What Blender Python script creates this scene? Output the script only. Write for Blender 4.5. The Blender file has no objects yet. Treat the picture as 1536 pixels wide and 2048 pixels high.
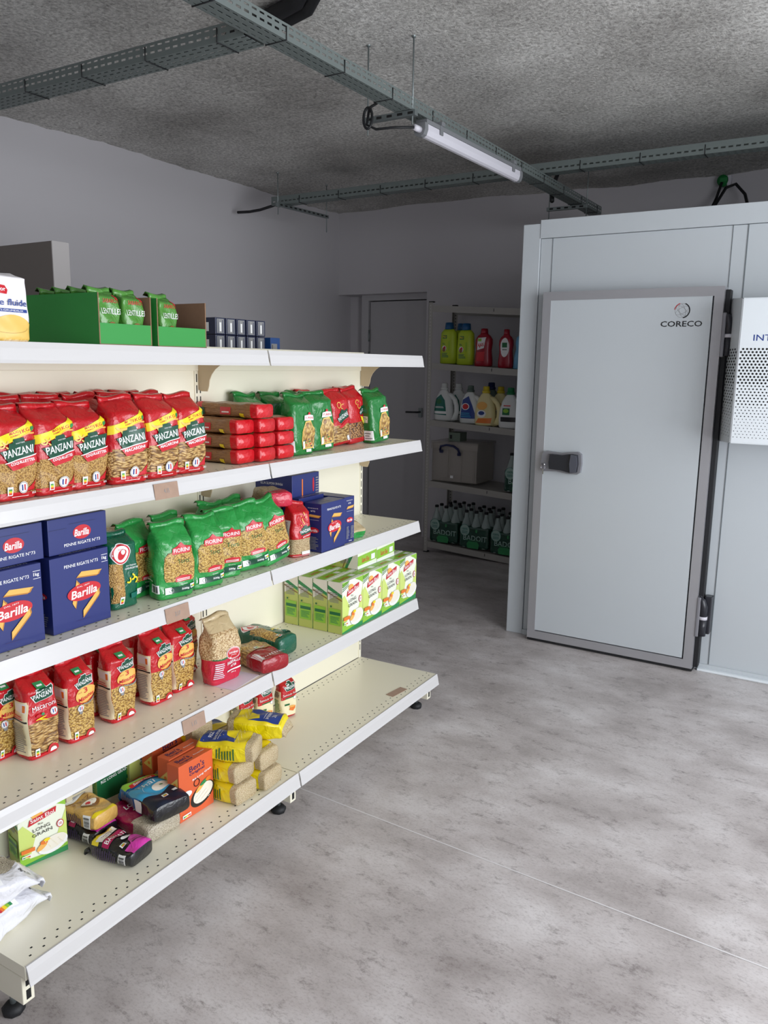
import bpy, bmesh, math, random
from mathutils import Vector, Matrix
PI = math.pi
sc = bpy.context.scene
C = sc.collection
random.seed(7)

# ------------------------------------------------------------------ camera
CAM = (1.9004, -2.9345, 1.488); YAW, PITCH, ROLL, FPX = 0.5458, -0.1827, 0.0143, 1594.7
def setup_camera():
    F = Vector((-math.sin(YAW)*math.cos(PITCH), math.cos(YAW)*math.cos(PITCH), math.sin(PITCH)))
    r = Vector((math.cos(YAW), math.sin(YAW), 0)); u = r.cross(F)
    c, s = math.cos(ROLL), math.sin(ROLL)
    r2 = r*c + u*s; u2 = -r*s + u*c
    cd = bpy.data.cameras.new('camera'); co = bpy.data.objects.new('camera', cd); C.objects.link(co)
    M = Matrix(((r2.x, u2.x, -F.x, CAM[0]), (r2.y, u2.y, -F.y, CAM[1]), (r2.z, u2.z, -F.z, CAM[2]), (0, 0, 0, 1)))
    co.matrix_world = M
    cd.sensor_fit = 'HORIZONTAL'; cd.sensor_width = 36; cd.lens = FPX/1536*36; cd.clip_start = .02
    sc.camera = co
setup_camera()
# ------------------------------------------------------------------ light and exposure
sc.view_settings.view_transform = 'Standard'; sc.view_settings.look = 'None'
sc.view_settings.gamma = 1; sc.view_settings.use_curve_mapping = False
sc.view_settings.exposure = -0.34
w = bpy.data.worlds.new('sky'); sc.world = w; w.use_nodes = True
w.node_tree.nodes['Background'].inputs[0].default_value = (.78, .86, 1, 1)
w.node_tree.nodes['Background'].inputs[1].default_value = 1.2
def area(name, loc, rot, sx, sy, power, col):
    ld = bpy.data.lights.new(name, 'AREA'); ld.shape = 'RECTANGLE'; ld.size = sx; ld.size_y = sy
    ld.energy = power; ld.color = col
    o = bpy.data.objects.new(name, ld); C.objects.link(o); o.location = loc; o.rotation_euler = rot
    return o
RWX = 3.6; FWY = -4.7          # right wall and shop-front wall
area('daylight_right_window', (RWX+.06, -1.2, 1.42), (0, PI/2, 0), 2.1, 3.3, 178, (.93, .96, 1))
area('daylight_shop_front', (2.5, FWY-.06, 1.42), (PI/2, 0, 0), 1.9, 2.1, 7, (.93, .96, 1))

# ------------------------------------------------------------------ materials
MATS = {}
def srgb(c):
    if isinstance(c, str):
        c = tuple(int(c[i:i+2], 16)/255 for i in (0, 2, 4))
    return tuple(((x/12.92) if x <= .04045 else ((x+.055)/1.055)**2.4) for x in c)
def mat(name, col='ffffff', rough=.5, metal=0, bump=0, bscale=40, coat=0, var=0, vscale=8, trans=0, ior=1.45, alpha=1, spec=.5, bdist=0):
    if name in MATS: return MATS[name]
    m = bpy.data.materials.new(name); m.use_nodes = True; nt = m.node_tree; b = nt.nodes['Principled BSDF']
    rgb = srgb(col)
    b.inputs['Base Color'].default_value = (*rgb, 1); b.inputs['Roughness'].default_value = rough
    b.inputs['Metallic'].default_value = metal; b.inputs['Coat Weight'].default_value = coat; b.inputs['Coat Roughness'].default_value = .12
    b.inputs['Specular IOR Level'].default_value = spec
    if trans: b.inputs['Transmission Weight'].default_value = trans; b.inputs['IOR'].default_value = ior
    if alpha < 1: b.inputs['Alpha'].default_value = alpha
    tc = nt.nodes.new('ShaderNodeTexCoord')
    if bump:
        n = nt.nodes.new('ShaderNodeTexNoise'); n.inputs['Scale'].default_value = bscale; n.inputs['Detail'].default_value = 3; n.inputs['Distortion'].default_value = bdist
        bp = nt.nodes.new('ShaderNodeBump'); bp.inputs['Strength'].default_value = bump; bp.inputs['Distance'].default_value = .01
        nt.links.new(tc.outputs['Object'], n.inputs['Vector']); nt.links.new(n.outputs['Fac'], bp.inputs['Height']); nt.links.new(bp.outputs[0], b.inputs['Normal'])
    if var:
        n = nt.nodes.new('ShaderNodeTexNoise'); n.inputs['Scale'].default_value = vscale; n.inputs['Detail'].default_value = 4
        mx = nt.nodes.new('ShaderNodeMix'); mx.data_type = 'RGBA'
        mx.inputs[6].default_value = (*[x*(1-var) for x in rgb], 1); mx.inputs[7].default_value = (*[min(1, x*(1+var)) for x in rgb], 1)
        nt.links.new(tc.outputs['Object'], n.inputs['Vector']); nt.links.new(n.outputs['Fac'], mx.inputs[0]); nt.links.new(mx.outputs[2], b.inputs['Base Color'])
    MATS[name] = m; return m
def film(name, col, bump=.55): return mat(name, col, rough=.26, bump=bump, bscale=30, coat=.4, bdist=1.4)
def ink(name, col): return mat(name, col, rough=.4, coat=.1)
def grains(name, dark, mid, light, scale, stretch=(1, 1, 1), rot=0, coat=.3):
    """loose pasta or rice seen through film"""
    if name in MATS: return MATS[name]
    m = bpy.data.materials.new(name); m.use_nodes = True; nt = m.node_tree; b = nt.nodes['Principled BSDF']
    tc = nt.nodes.new('ShaderNodeTexCoord'); mp = nt.nodes.new('ShaderNodeMapping'); mp.inputs['Scale'].default_value = stretch; mp.inputs['Rotation'].default_value = (rot, rot*.5, 0)
    nz = nt.nodes.new('ShaderNodeTexNoise'); nz.inputs['Scale'].default_value = 35; nz.inputs['Detail'].default_value = 2
    ad = nt.nodes.new('ShaderNodeVectorMath'); ad.operation = 'MULTIPLY_ADD'; ad.inputs[1].default_value = (.012, .012, .012)
    v = nt.nodes.new('ShaderNodeTexVoronoi'); v.inputs['Scale'].default_value = scale; v.feature = 'F1'
    cr = nt.nodes.new('ShaderNodeValToRGB'); e = cr.color_ramp.elements
    e[0].position = .12; e[0].color = (*srgb(light), 1); e[1].position = .75; e[1].color = (*srgb(dark), 1)
    k = e.new(.45); k.color = (*srgb(mid), 1)
    bp = nt.nodes.new('ShaderNodeBump'); bp.invert = True; bp.inputs['Strength'].default_value = .7; bp.inputs['Distance'].default_value = .004
    L = nt.links.new
    L(tc.outputs['Object'], nz.inputs['Vector']); L(nz.outputs['Color'], ad.inputs[0]); L(tc.outputs['Object'], ad.inputs[2])
    L(ad.outputs[0], mp.inputs['Vector']); L(mp.outputs[0], v.inputs['Vector']); L(v.outputs['Distance'], cr.inputs[0]); L(cr.outputs[0], b.inputs['Base Color'])
    L(v.outputs['Distance'], bp.inputs['Height']); L(bp.outputs[0], b.inputs['Normal'])
    b.inputs['Roughness'].default_value = .4; b.inputs['Coat Weight'].default_value = coat; b.inputs['Coat Roughness'].default_value = .15
    MATS[name] = m; return m
M = {}
M['coquillette'] = grains('coquillette', '8f6834', 'c29650', 'e2c07c', 290)
M['macaroni'] = grains('macaroni', '6e4a22', 'bb9254', 'e2c68a', 230, (1, .22, 1), .45)
M['torti'] = grains('torti', '86602c', 'c9a14e', 'e8ca80', 250, (1, .6, 1), .5)
M['penne'] = grains('penne', '8a6230', 'c09a50', 'dfc07c', 150, (1, 1, .5), .5)
M['farfalle'] = grains('farfalle', 'a5845a', 'd8bc8e', 'eddab2', 190, (1, .8, 1), .8)
M['brownpasta'] = grains('brownpasta', '3a2010', '9a6a3c', 'c49a62', 150)
M['alphabet'] = grains('alphabet', '94774e', 'd2b98e', 'e6d3ae', 400)
M['rice'] = grains('rice', '9c8e78', 'cfc4ae', 'e4dcca', 520, (1, .5, 1), .4)
M['goldrice'] = grains('goldrice', 'b89c70', 'd8c49c', 'ecdfc0', 520, (1, .5, 1), .4)
M['spaghetti'] = grains('spaghetti', '84592f', '9c7044', 'a67b4c', 420, (1, 1, .03))
for k, c in dict(red='c0141f', redb='cf1c26', darkred='9c1420', pinkred='c9203e', green='2a9444', dgreen='0f5f3e', tgreen='1c7a34', agreen='0d5c43',
                 yellow='f2dd10', navy='1c2a7a', white='f4f4f4', black='15151a', pink='d23ca6', gold='d8ac5c', cream='e9dfb4', blue='1f6fb5', magenta='a3164e',
                 lentil='4d8a36', wpack='e8e8ee', lime='b8d84a', skin='e8b050').items():
    M[k] = film('film_'+k, c)
for k, c in dict(iw='f2f2f2', ir='c8202c', ig='1a6a3c', idg='0e4a34', iy='f0d820', ib='24408c', ik='1a1a1c', io='e87a2c', ip='e6c064', ilg='8fc43c', igr='8a8a8a', ipk='e4e0ee',
                 inv='1b2350', iteal='126a5c', ilime='cfe07a', ibrown='8a5a28', irice='eee8da', icream='f0e6c0', isky='3aa0cc', ipurple='3c2456', iorl='f2b45a', ibl='101a30', igl='2c8a50', ipen='e8b458', ipend='b87c2c').items():
    M[k] = ink('ink_'+k, c)
M['barilla'] = mat('barilla_blue_card', '212d6e', rough=.42, coat=.15)
M['barillad'] = mat('barilla_top_card', '20263f', rough=.4)
M['card_green'] = mat('green_card', '2f8f3e', rough=.6)
M['card_brown'] = mat('brown_card', '8a6a52', rough=.85, var=.1, vscale=60)
M['orange'] = mat('orange_card', 'dc6238', rough=.45)
M['ricebox'] = mat('rice_box_card', 'eef2e4', rough=.4)
M['riceside'] = mat('rice_box_side', 'b5c45e', rough=.45)
M['kraft'] = mat('kraft_paper', 'a58a78', rough=.9, var=.12, vscale=50)
M['cream_metal'] = mat('cream_metal', 'f0ebd6', rough=.35, coat=.1)
M['tan_metal'] = mat('tan_bracket', 'c6b394', rough=.45)
M['rail'] = mat('white_rail', 'cfcdcc', rough=.3, coat=.2)
M['rubber'] = mat('black_rubber', '16171a', rough=.6)
M['hole'] = mat('dark_hole', '1a1a1a', rough=.9)
M['holegrey'] = mat('shelf_hole', '55524a', rough=.9)
M['galv'] = mat('galvanised_steel', '8e9696', rough=.45, metal=.75, var=.12, vscale=30)
M['galvp'] = mat('grey_painted_steel', '767f7d', rough=.5, metal=.3)
M['rackm'] = mat('rack_steel', 'a9a6a0', rough=.5, metal=.15)
M['panelw'] = mat('cold_room_sheet', 'c2c8cc', rough=.3, coat=.15)
M['alu'] = mat('door_aluminium', 'b4b4b8', rough=.4, metal=.55)
M['wall'] = mat('wall_paint', 'c6c3c6', rough=.75, bump=.03, bscale=120)
M['lampw'] = mat('lamp_diffuser', 'd2d0d8', rough=.4)
M['plastic_clear'] = mat('clear_box_plastic', 'c8c0b8', rough=.25, alpha=.4)
M['glassg'] = mat('green_bottle', '1c5a3a', rough=.12, trans=.6)
M['clearb'] = mat('clear_bottle', 'b8c8c4', rough=.1, alpha=.55)

def floor_mat():
    m = bpy.data.materials.new('vinyl_concrete_floor'); m.use_nodes = True; nt = m.node_tree; b = nt.nodes['Principled BSDF']; L = nt.links.new
    tc = nt.nodes.new('ShaderNodeTexCoord')
    def noise(sc_, det, rgh, st=(1, 1, 1), dist=0):
        mp = nt.nodes.new('ShaderNodeMapping'); mp.inputs['Scale'].default_value = st; mp.inputs['Rotation'].default_value = (0, 0, .15)
        n = nt.nodes.new('ShaderNodeTexNoise'); n.inputs['Scale'].default_value = sc_; n.inputs['Detail'].default_value = det; n.inputs['Roughness'].default_value = rgh; n.inputs['Distortion'].default_value = dist
        L(tc.outputs['Object'], mp.inputs[0]); L(mp.outputs[0], n.inputs['Vector']); return n.outputs['Fac']
    def ramp(fac, stops):
        r = nt.nodes.new('ShaderNodeValToRGB'); e = r.color_ramp.elements
        e[0].position, e[0].color = stops[0][0], (*srgb(stops[0][1]), 1); e[1].position, e[1].color = stops[-1][0], (*srgb(stops[-1][1]), 1)
        for p, c in stops[1:-1]:
            k = e.new(p); k.color = (*srgb(c), 1)
        L(fac, r.inputs[0]); return r.outputs[0]
    base = ramp(noise(2.6, 6, .6, (1, 1.5, 1)), [(.28, '9c9491'), (.5, 'beb7b5'), (.7, 'd6d1d0')])
    streak = ramp(noise(11, 12, .86, (1, 1.7, 1), .15), [(.36, '726865'), (.47, 'ffffff'), (.8, 'ffffff')])
    fine = ramp(noise(90, 5, .7, (1, 1.6, 1)), [(.25, 'c4bebe'), (.5, 'ffffff'), (.9, 'ffffff')])
    def mul(a, c, f):
        x = nt.nodes.new('ShaderNodeMix'); x.data_type = 'RGBA'; x.blend_type = 'MULTIPLY'; x.inputs[0].default_value = f
        L(a, x.inputs[6]); L(c, x.inputs[7]); return x.outputs[2]
    L(mul(mul(base, streak, .62), fine, .7), b.inputs['Base Color'])
    b.inputs['Roughness'].default_value = .42
    bp = nt.nodes.new('ShaderNodeBump'); bp.inputs['Strength'].default_value = .12; bp.inputs['Distance'].default_value = .003
    L(noise(120, 3, .6), bp.inputs['Height']); L(bp.outputs[0], b.inputs['Normal'])
    return m
def ceiling_mat():
    m = bpy.data.materials.new('sprayed_fibre_ceiling'); m.use_nodes = True; nt = m.node_tree; b = nt.nodes['Principled BSDF']; L = nt.links.new
    tc = nt.nodes.new('ShaderNodeTexCoord')
    n1 = nt.nodes.new('ShaderNodeTexNoise'); n1.inputs['Scale'].default_value = 62; n1.inputs['Detail'].default_value = 5; n1.inputs['Roughness'].default_value = .7; n1.inputs['Distortion'].default_value = .25
    n2 = nt.nodes.new('ShaderNodeTexNoise'); n2.inputs['Scale'].default_value = 1.3; n2.inputs['Detail'].default_value = 5
    L(tc.outputs['Object'], n1.inputs['Vector']); L(tc.outputs['Object'], n2.inputs['Vector'])
    r1 = nt.nodes.new('ShaderNodeValToRGB'); r1.color_ramp.elements[0].position = .3; r1.color_ramp.elements[0].color = (*srgb('93908c'), 1); r1.color_ramp.elements[1].position = .62; r1.color_ramp.elements[1].color = (*srgb('efede8'), 1)
    r2 = nt.nodes.new('ShaderNodeValToRGB'); r2.color_ramp.elements[0].position = .32; r2.color_ramp.elements[0].color = (*srgb('b0aeac'), 1); r2.color_ramp.elements[1].position = .62; r2.color_ramp.elements[1].color = (1, 1, 1, 1)
    L(n1.outputs['Fac'], r1.inputs[0]); L(n2.outputs['Fac'], r2.inputs[0])
    x = nt.nodes.new('ShaderNodeMix'); x.data_type = 'RGBA'; x.blend_type = 'MULTIPLY'; x.inputs[0].default_value = .8
    L(r1.outputs[0], x.inputs[6]); L(r2.outputs[0], x.inputs[7]); L(x.outputs[2], b.inputs['Base Color'])
    bp = nt.nodes.new('ShaderNodeBump'); bp.inputs['Strength'].default_value = .7; bp.inputs['Distance'].default_value = .014
    L(n1.outputs['Fac'], bp.inputs['Height']); L(bp.outputs[0], b.inputs['Normal']); b.inputs['Roughness'].default_value = .95
    return m

# ------------------------------------------------------------------ mesh helpers
class MB:
    """collects faces with materials; build() links them as one object"""
    def __init__(s): s.v = []; s.f = []; s.m = []; s.mats = []; s.smooth = []
    def mi(s, m):
        if isinstance(m, str): m = M[m]
        if m not in s.mats: s.mats.append(m)
        return s.mats.index(m)
    def add(s, vs, fs, m, smooth=False, mx=None):
        n = len(s.v); s.v += [tuple(mx @ Vector(p)) if mx else tuple(p) for p in vs]
        ms = m if isinstance(m, list) else [m]*len(fs)
        for f, k in zip(fs, ms):
            s.f.append(tuple(i+n for i in f)); s.m.append(s.mi(k)); s.smooth.append(smooth)
    def box(s, a, b, m, bev=0, mx=None):
        (x0, y0, z0), (x1, y1, z1) = a, b
        if bev <= 0:
            vs = [(x0, y0, z0), (x1, y0, z0), (x1, y1, z0), (x0, y1, z0), (x0, y0, z1), (x1, y0, z1), (x1, y1, z1), (x0, y1, z1)]
            s.add(vs, [(0, 3, 2, 1), (4, 5, 6, 7), (0, 1, 5, 4), (1, 2, 6, 5), (2, 3, 7, 6), (3, 0, 4, 7)], m, mx=mx); return
        bm = bmesh.new(); bmesh.ops.create_cube(bm, size=1)
        for v in bm.verts: v.co = Vector(((x0+x1)/2+v.co.x*(x1-x0), (y0+y1)/2+v.co.y*(y1-y0), (z0+z1)/2+v.co.z*(z1-z0)))
        bmesh.ops.bevel(bm, geom=bm.edges[:], offset=bev, segments=2, affect='EDGES', profile=.5)
        s.addbm(bm, m, mx=mx)
    def addbm(s, bm, m, smooth=False, mx=None):
        bm.verts.ensure_lookup_table(); bm.verts.index_update()
        s.add([v.co.copy() for v in bm.verts], [tuple(v.index for v in f.verts) for f in bm.faces], m, smooth, mx); bm.free()
    def prism(s, pts, axis, a, b, m, mx=None):
        """extrude a 2D outline (list of pairs) along axis 0/1/2 from a to b"""
        n = len(pts); vs = []
        for t in (a, b):
            for p in pts:
                q = list(p); q.insert(axis, t); vs.append(tuple(q))
        fs = [tuple(range(n))[::-1], tuple(range(n, 2*n))] + [(i, (i+1) % n, n+(i+1) % n, n+i) for i in range(n)]
        bm = bmesh.new(); bv = [bm.verts.new(v) for v in vs]
        for f in fs: bm.faces.new([bv[i] for i in f])
        bmesh.ops.recalc_face_normals(bm, faces=bm.faces[:]); s.addbm(bm, m, mx=mx)
    def tube(s, pts, r, m, seg=8, mx=None):
        pts = [Vector(p) for p in pts]; vs = []; n = len(pts); N = None
        rr = r if isinstance(r, (list, tuple)) else [r]*n
        for i, p in enumerate(pts):
            d = (pts[min(i+1, n-1)]-pts[max(i-1, 0)]).normalized()
            if N is None: N = d.orthogonal().normalized()
            N = (N-d*N.dot(d)).normalized(); B = d.cross(N)
            for k in range(seg):
                a = 2*PI*k/seg; vs.append(p+(N*math.cos(a)+B*math.sin(a))*rr[i])
        fs = [(i*seg+k, i*seg+(k+1) % seg, (i+1)*seg+(k+1) % seg, (i+1)*seg+k) for i in range(n-1) for k in range(seg)]
        fs += [tuple(range(seg))[::-1], tuple(range((n-1)*seg, n*seg))]
        s.add(vs, fs, m, True, mx)
    def lathe(s, prof, m, seg=20, mx=None, sx=1, sy=1, power=2):
        vs = []
        for r, z in prof:
            for k in range(seg):
                a = 2*PI*k/seg; c, q = math.cos(a), math.sin(a); e = 2/power
                vs.append((sx*r*math.copysign(abs(c)**e, c), sy*r*math.copysign(abs(q)**e, q), z))
        n = len(prof)
        fs = [(i*seg+k, i*seg+(k+1) % seg, (i+1)*seg+(k+1) % seg, (i+1)*seg+k) for i in range(n-1) for k in range(seg)]
        fs += [tuple(range(seg))[::-1], tuple(range((n-1)*seg, n*seg))]
        s.add(vs, fs, m, True, mx)
    def mesh(s, name):
        me = bpy.data.meshes.new(name); me.from_pydata(s.v, [], s.f)
        for k in s.mats: me.materials.append(k)
        me.polygons.foreach_set('material_index', s.m); me.polygons.foreach_set('use_smooth', s.smooth); me.update()
        return me
    def build(s, name, parent=None, loc=None, rot=None):
        o = bpy.data.objects.new(name, s.mesh(name)); C.objects.link(o)
        if parent: o.parent = parent
        if loc: o.location = loc
        if rot: o.rotation_euler = rot
        return o
def tag(o, label, cat, group=None, kind=None):
    o['label'] = label
    if cat: o['category'] = cat
    if group: o['group'] = group
    if kind: o['kind'] = kind
    return o
def struct(name, mb, label=None):
    o = mb.build(name); o['kind'] = 'structure'
    if label: o['label'] = label
    return o
def empty(name, loc, rz, label, cat, group=None):
    o = bpy.data.objects.new(name, None); C.objects.link(o); o.location = loc; o.rotation_euler = (0, 0, rz); o.empty_display_size = .05
    return tag(o, label, cat, group)
def dup(root, loc=None, rot=None, label=None, group=None):
    r = root.copy(); C.objects.link(r)
    if loc is not None: r.location = loc
    if rot is not None: r.rotation_euler = rot
    if label: r['label'] = label
    if group: r['group'] = group
    for ch in list(root.children):
        c = ch.copy(); C.objects.link(c); c.parent = r
        for g in ch.children:
            d = g.copy(); C.objects.link(d); d.parent = c
    return r

# ------------------------------------------------------------------ printing on packs
_txt = {}
def text_tris(body, bold=0.0):
    k = (body, bold)
    if k not in _txt:
        cu = bpy.data.curves.new('t', 'FONT'); cu.body = body; cu.size = 1; cu.align_x = 'CENTER'; cu.align_y = 'CENTER'; cu.offset = bold; cu.resolution_u = 2
        cu.fill_mode = 'FRONT'
        ob = bpy.data.objects.new('t', cu); me = bpy.data.meshes.new_from_object(ob)
        vs = [(v.co.x, v.co.y) for v in me.vertices]; fs = [tuple(p.vertices) for p in me.polygons]
        bpy.data.objects.remove(ob); bpy.data.curves.remove(cu); bpy.data.meshes.remove(me)
        xs = [v[0] for v in vs] or [0]; ys = [v[1] for v in vs] or [0]
        cx, cy = (min(xs)+max(xs))/2, (min(ys)+max(ys))/2
        vs = [(x-cx, y-cy) for x, y in vs]
        _txt[k] = (vs, fs, max(xs)-min(xs), max(ys)-min(ys))
    return _txt[k]
class Art:
    """flat printing: list of (verts2d, faces, material) in layer order"""
    def __init__(s): s.ops = []
    def poly(s, pts, m): s.ops.append((list(pts), [tuple(range(len(pts)))], m)); return s
    def rect(s, x0, y0, x1, y1, m): return s.poly([(x0, y0), (x1, y0), (x1, y1), (x0, y1)], m)
    def ell(s, cx, cy, rx, ry, m, n=20, rot=0, a0=0, a1=2*PI):
        c, q = math.cos(rot), math.sin(rot); P = []
        for k in range(n+(0 if a1-a0 > 6.2 else 1)):
            a = a0+(a1-a0)*k/n; x, y = rx*math.cos(a), ry*math.sin(a); P.append((cx+x*c-y*q, cy+x*q+y*c))
        return s.poly(P, m)
    def ring(s, cx, cy, r, t, m, n=24, ry=None, rot=0, a0=0, a1=2*PI):
        ry = ry or r; P = []; F = []; c, q = math.cos(rot), math.sin(rot)
        for k in range(n+1):
            a = a0+(a1-a0)*k/n
            for d in (0, t):
                x, y = (r-d)*math.cos(a), (ry-d)*math.sin(a); P.append((cx+x*c-y*q, cy+x*q+y*c))
        for k in range(n): F.append((2*k, 2*k+2, 2*k+3, 2*k+1))
        s.ops.append((P, F, m)); return s
    def text(s, body, cx, cy, w, h, m, rot=0, bold=.02, shear=0):
        vs, fs, W, H = text_tris(body, bold)
        if not W or not H: return s
        kx, ky = w/W, h/H; c, q = math.cos(rot), math.sin(rot); P = []
        for x, y in vs:
            x, y = x*kx+y*ky*shear, y*ky; P.append((cx+x*c-y*q, cy+x*q+y*c))
        s.ops.append((P, fs, m)); return s
    def lines(s, x0, y0, x1, y1, n, m, fill=.45, ragged=True):
        st = (y1-y0)/n; rnd = random.Random(int((x0+y0*7+n)*1000))
        for k in range(n):
            e = x1-(x1-x0)*(rnd.random()*.35 if ragged else 0); s.rect(x0, y0+k*st, e, y0+k*st+st*fill, m)
        return s
    def barcode(s, x0, y0, x1, y1, vert=True):
        s.rect(x0, y0, x1, y1, 'iw'); n = 9; rnd = random.Random(3)
        for k in range(n):
            t0 = x0+(x1-x0)*(.1+.8*k/n); t1 = t0+(x1-x0)*.8/n*(.3+.5*rnd.random()); s.rect(t0, y0+(y1-y0)*.12, t1, y1-(y1-y0)*.12, 'ik')
        return s
    def nutri(s, cx, cy, w, h, lit=0, horiz=False):
        s.rect(cx-w/2, cy-h/2, cx+w/2, cy+h/2, 'iw'); cols = ['igl', 'ilg', 'iy', 'io', 'ir']
        for k, c in enumerate(cols):
            if horiz: a = cx-w*.42+w*.84*k/5; s.rect(a, cy-h*.3, a+w*.84/5, cy+h*.12, c)
            else: a = cy+h*.25-h*.65*k/5; s.rect(cx-w*.3, a-h*.65/5, cx+w*.3, a, c)
        return s
    def emit(s, mb, surf, lay0=.0006, step=.00016, cut=0, mx=None):
        """surf(a, b, off) -> 3D point"""
        for i, (P, F, m) in enumerate(s.ops):
            off = lay0+step*i
            bm = bmesh.new(); bv = [bm.verts.new((x, y, 0)) for x, y in P]
            for f in F:
                try: bm.faces.new([bv[k] for k in f])
                except ValueError: pass
            if cut:
                bmesh.ops.triangulate(bm, faces=bm.faces[:])
                for ax in (0, 1):
                    lo = min(p[ax] for p in P); hi = max(p[ax] for p in P); t = math.ceil(lo/cut)*cut
                    no = (1, 0, 0) if ax == 0 else (0, 1, 0)
                    while t < hi:
                        bmesh.ops.bisect_plane(bm, geom=bm.verts[:]+bm.edges[:]+bm.faces[:], plane_co=Vector(no)*t, plane_no=no, dist=1e-6); t += cut
            bmesh.ops.recalc_face_normals(bm, faces=bm.faces[:])
            bm.faces.ensure_lookup_table()
            if len(bm.faces) and bm.faces[0].normal.z < 0: bmesh.ops.reverse_faces(bm, faces=bm.faces[:])
            for v in bm.verts: v.co = Vector(surf(v.co.x, v.co.y, off))
            s_ = bool(cut); mb.addbm(bm, m, s_, mx)

def boxpack(name, w, d, h, m, front=None, side=None, top=None, msides=None, bev=.0012):
    """carton standing on z=0, front towards +x, width along y; art in (0..w, 0..h)"""
    mb = MB(); mb.box((-d/2, -w/2, 0), (d/2, w/2, h), m, bev)
    if front: front.emit(mb, lambda a, b, o: (d/2+o, a-w/2, b))
    if side: side.emit(mb, lambda a, b, o: (a-d/2, -w/2-o, b))             # side facing -y, a runs to +x
    if top: top.emit(mb, lambda a, b, o: (d/2-b, a-w/2, h+o))              # top, b runs to the back
    return mb.mesh(name)

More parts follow.
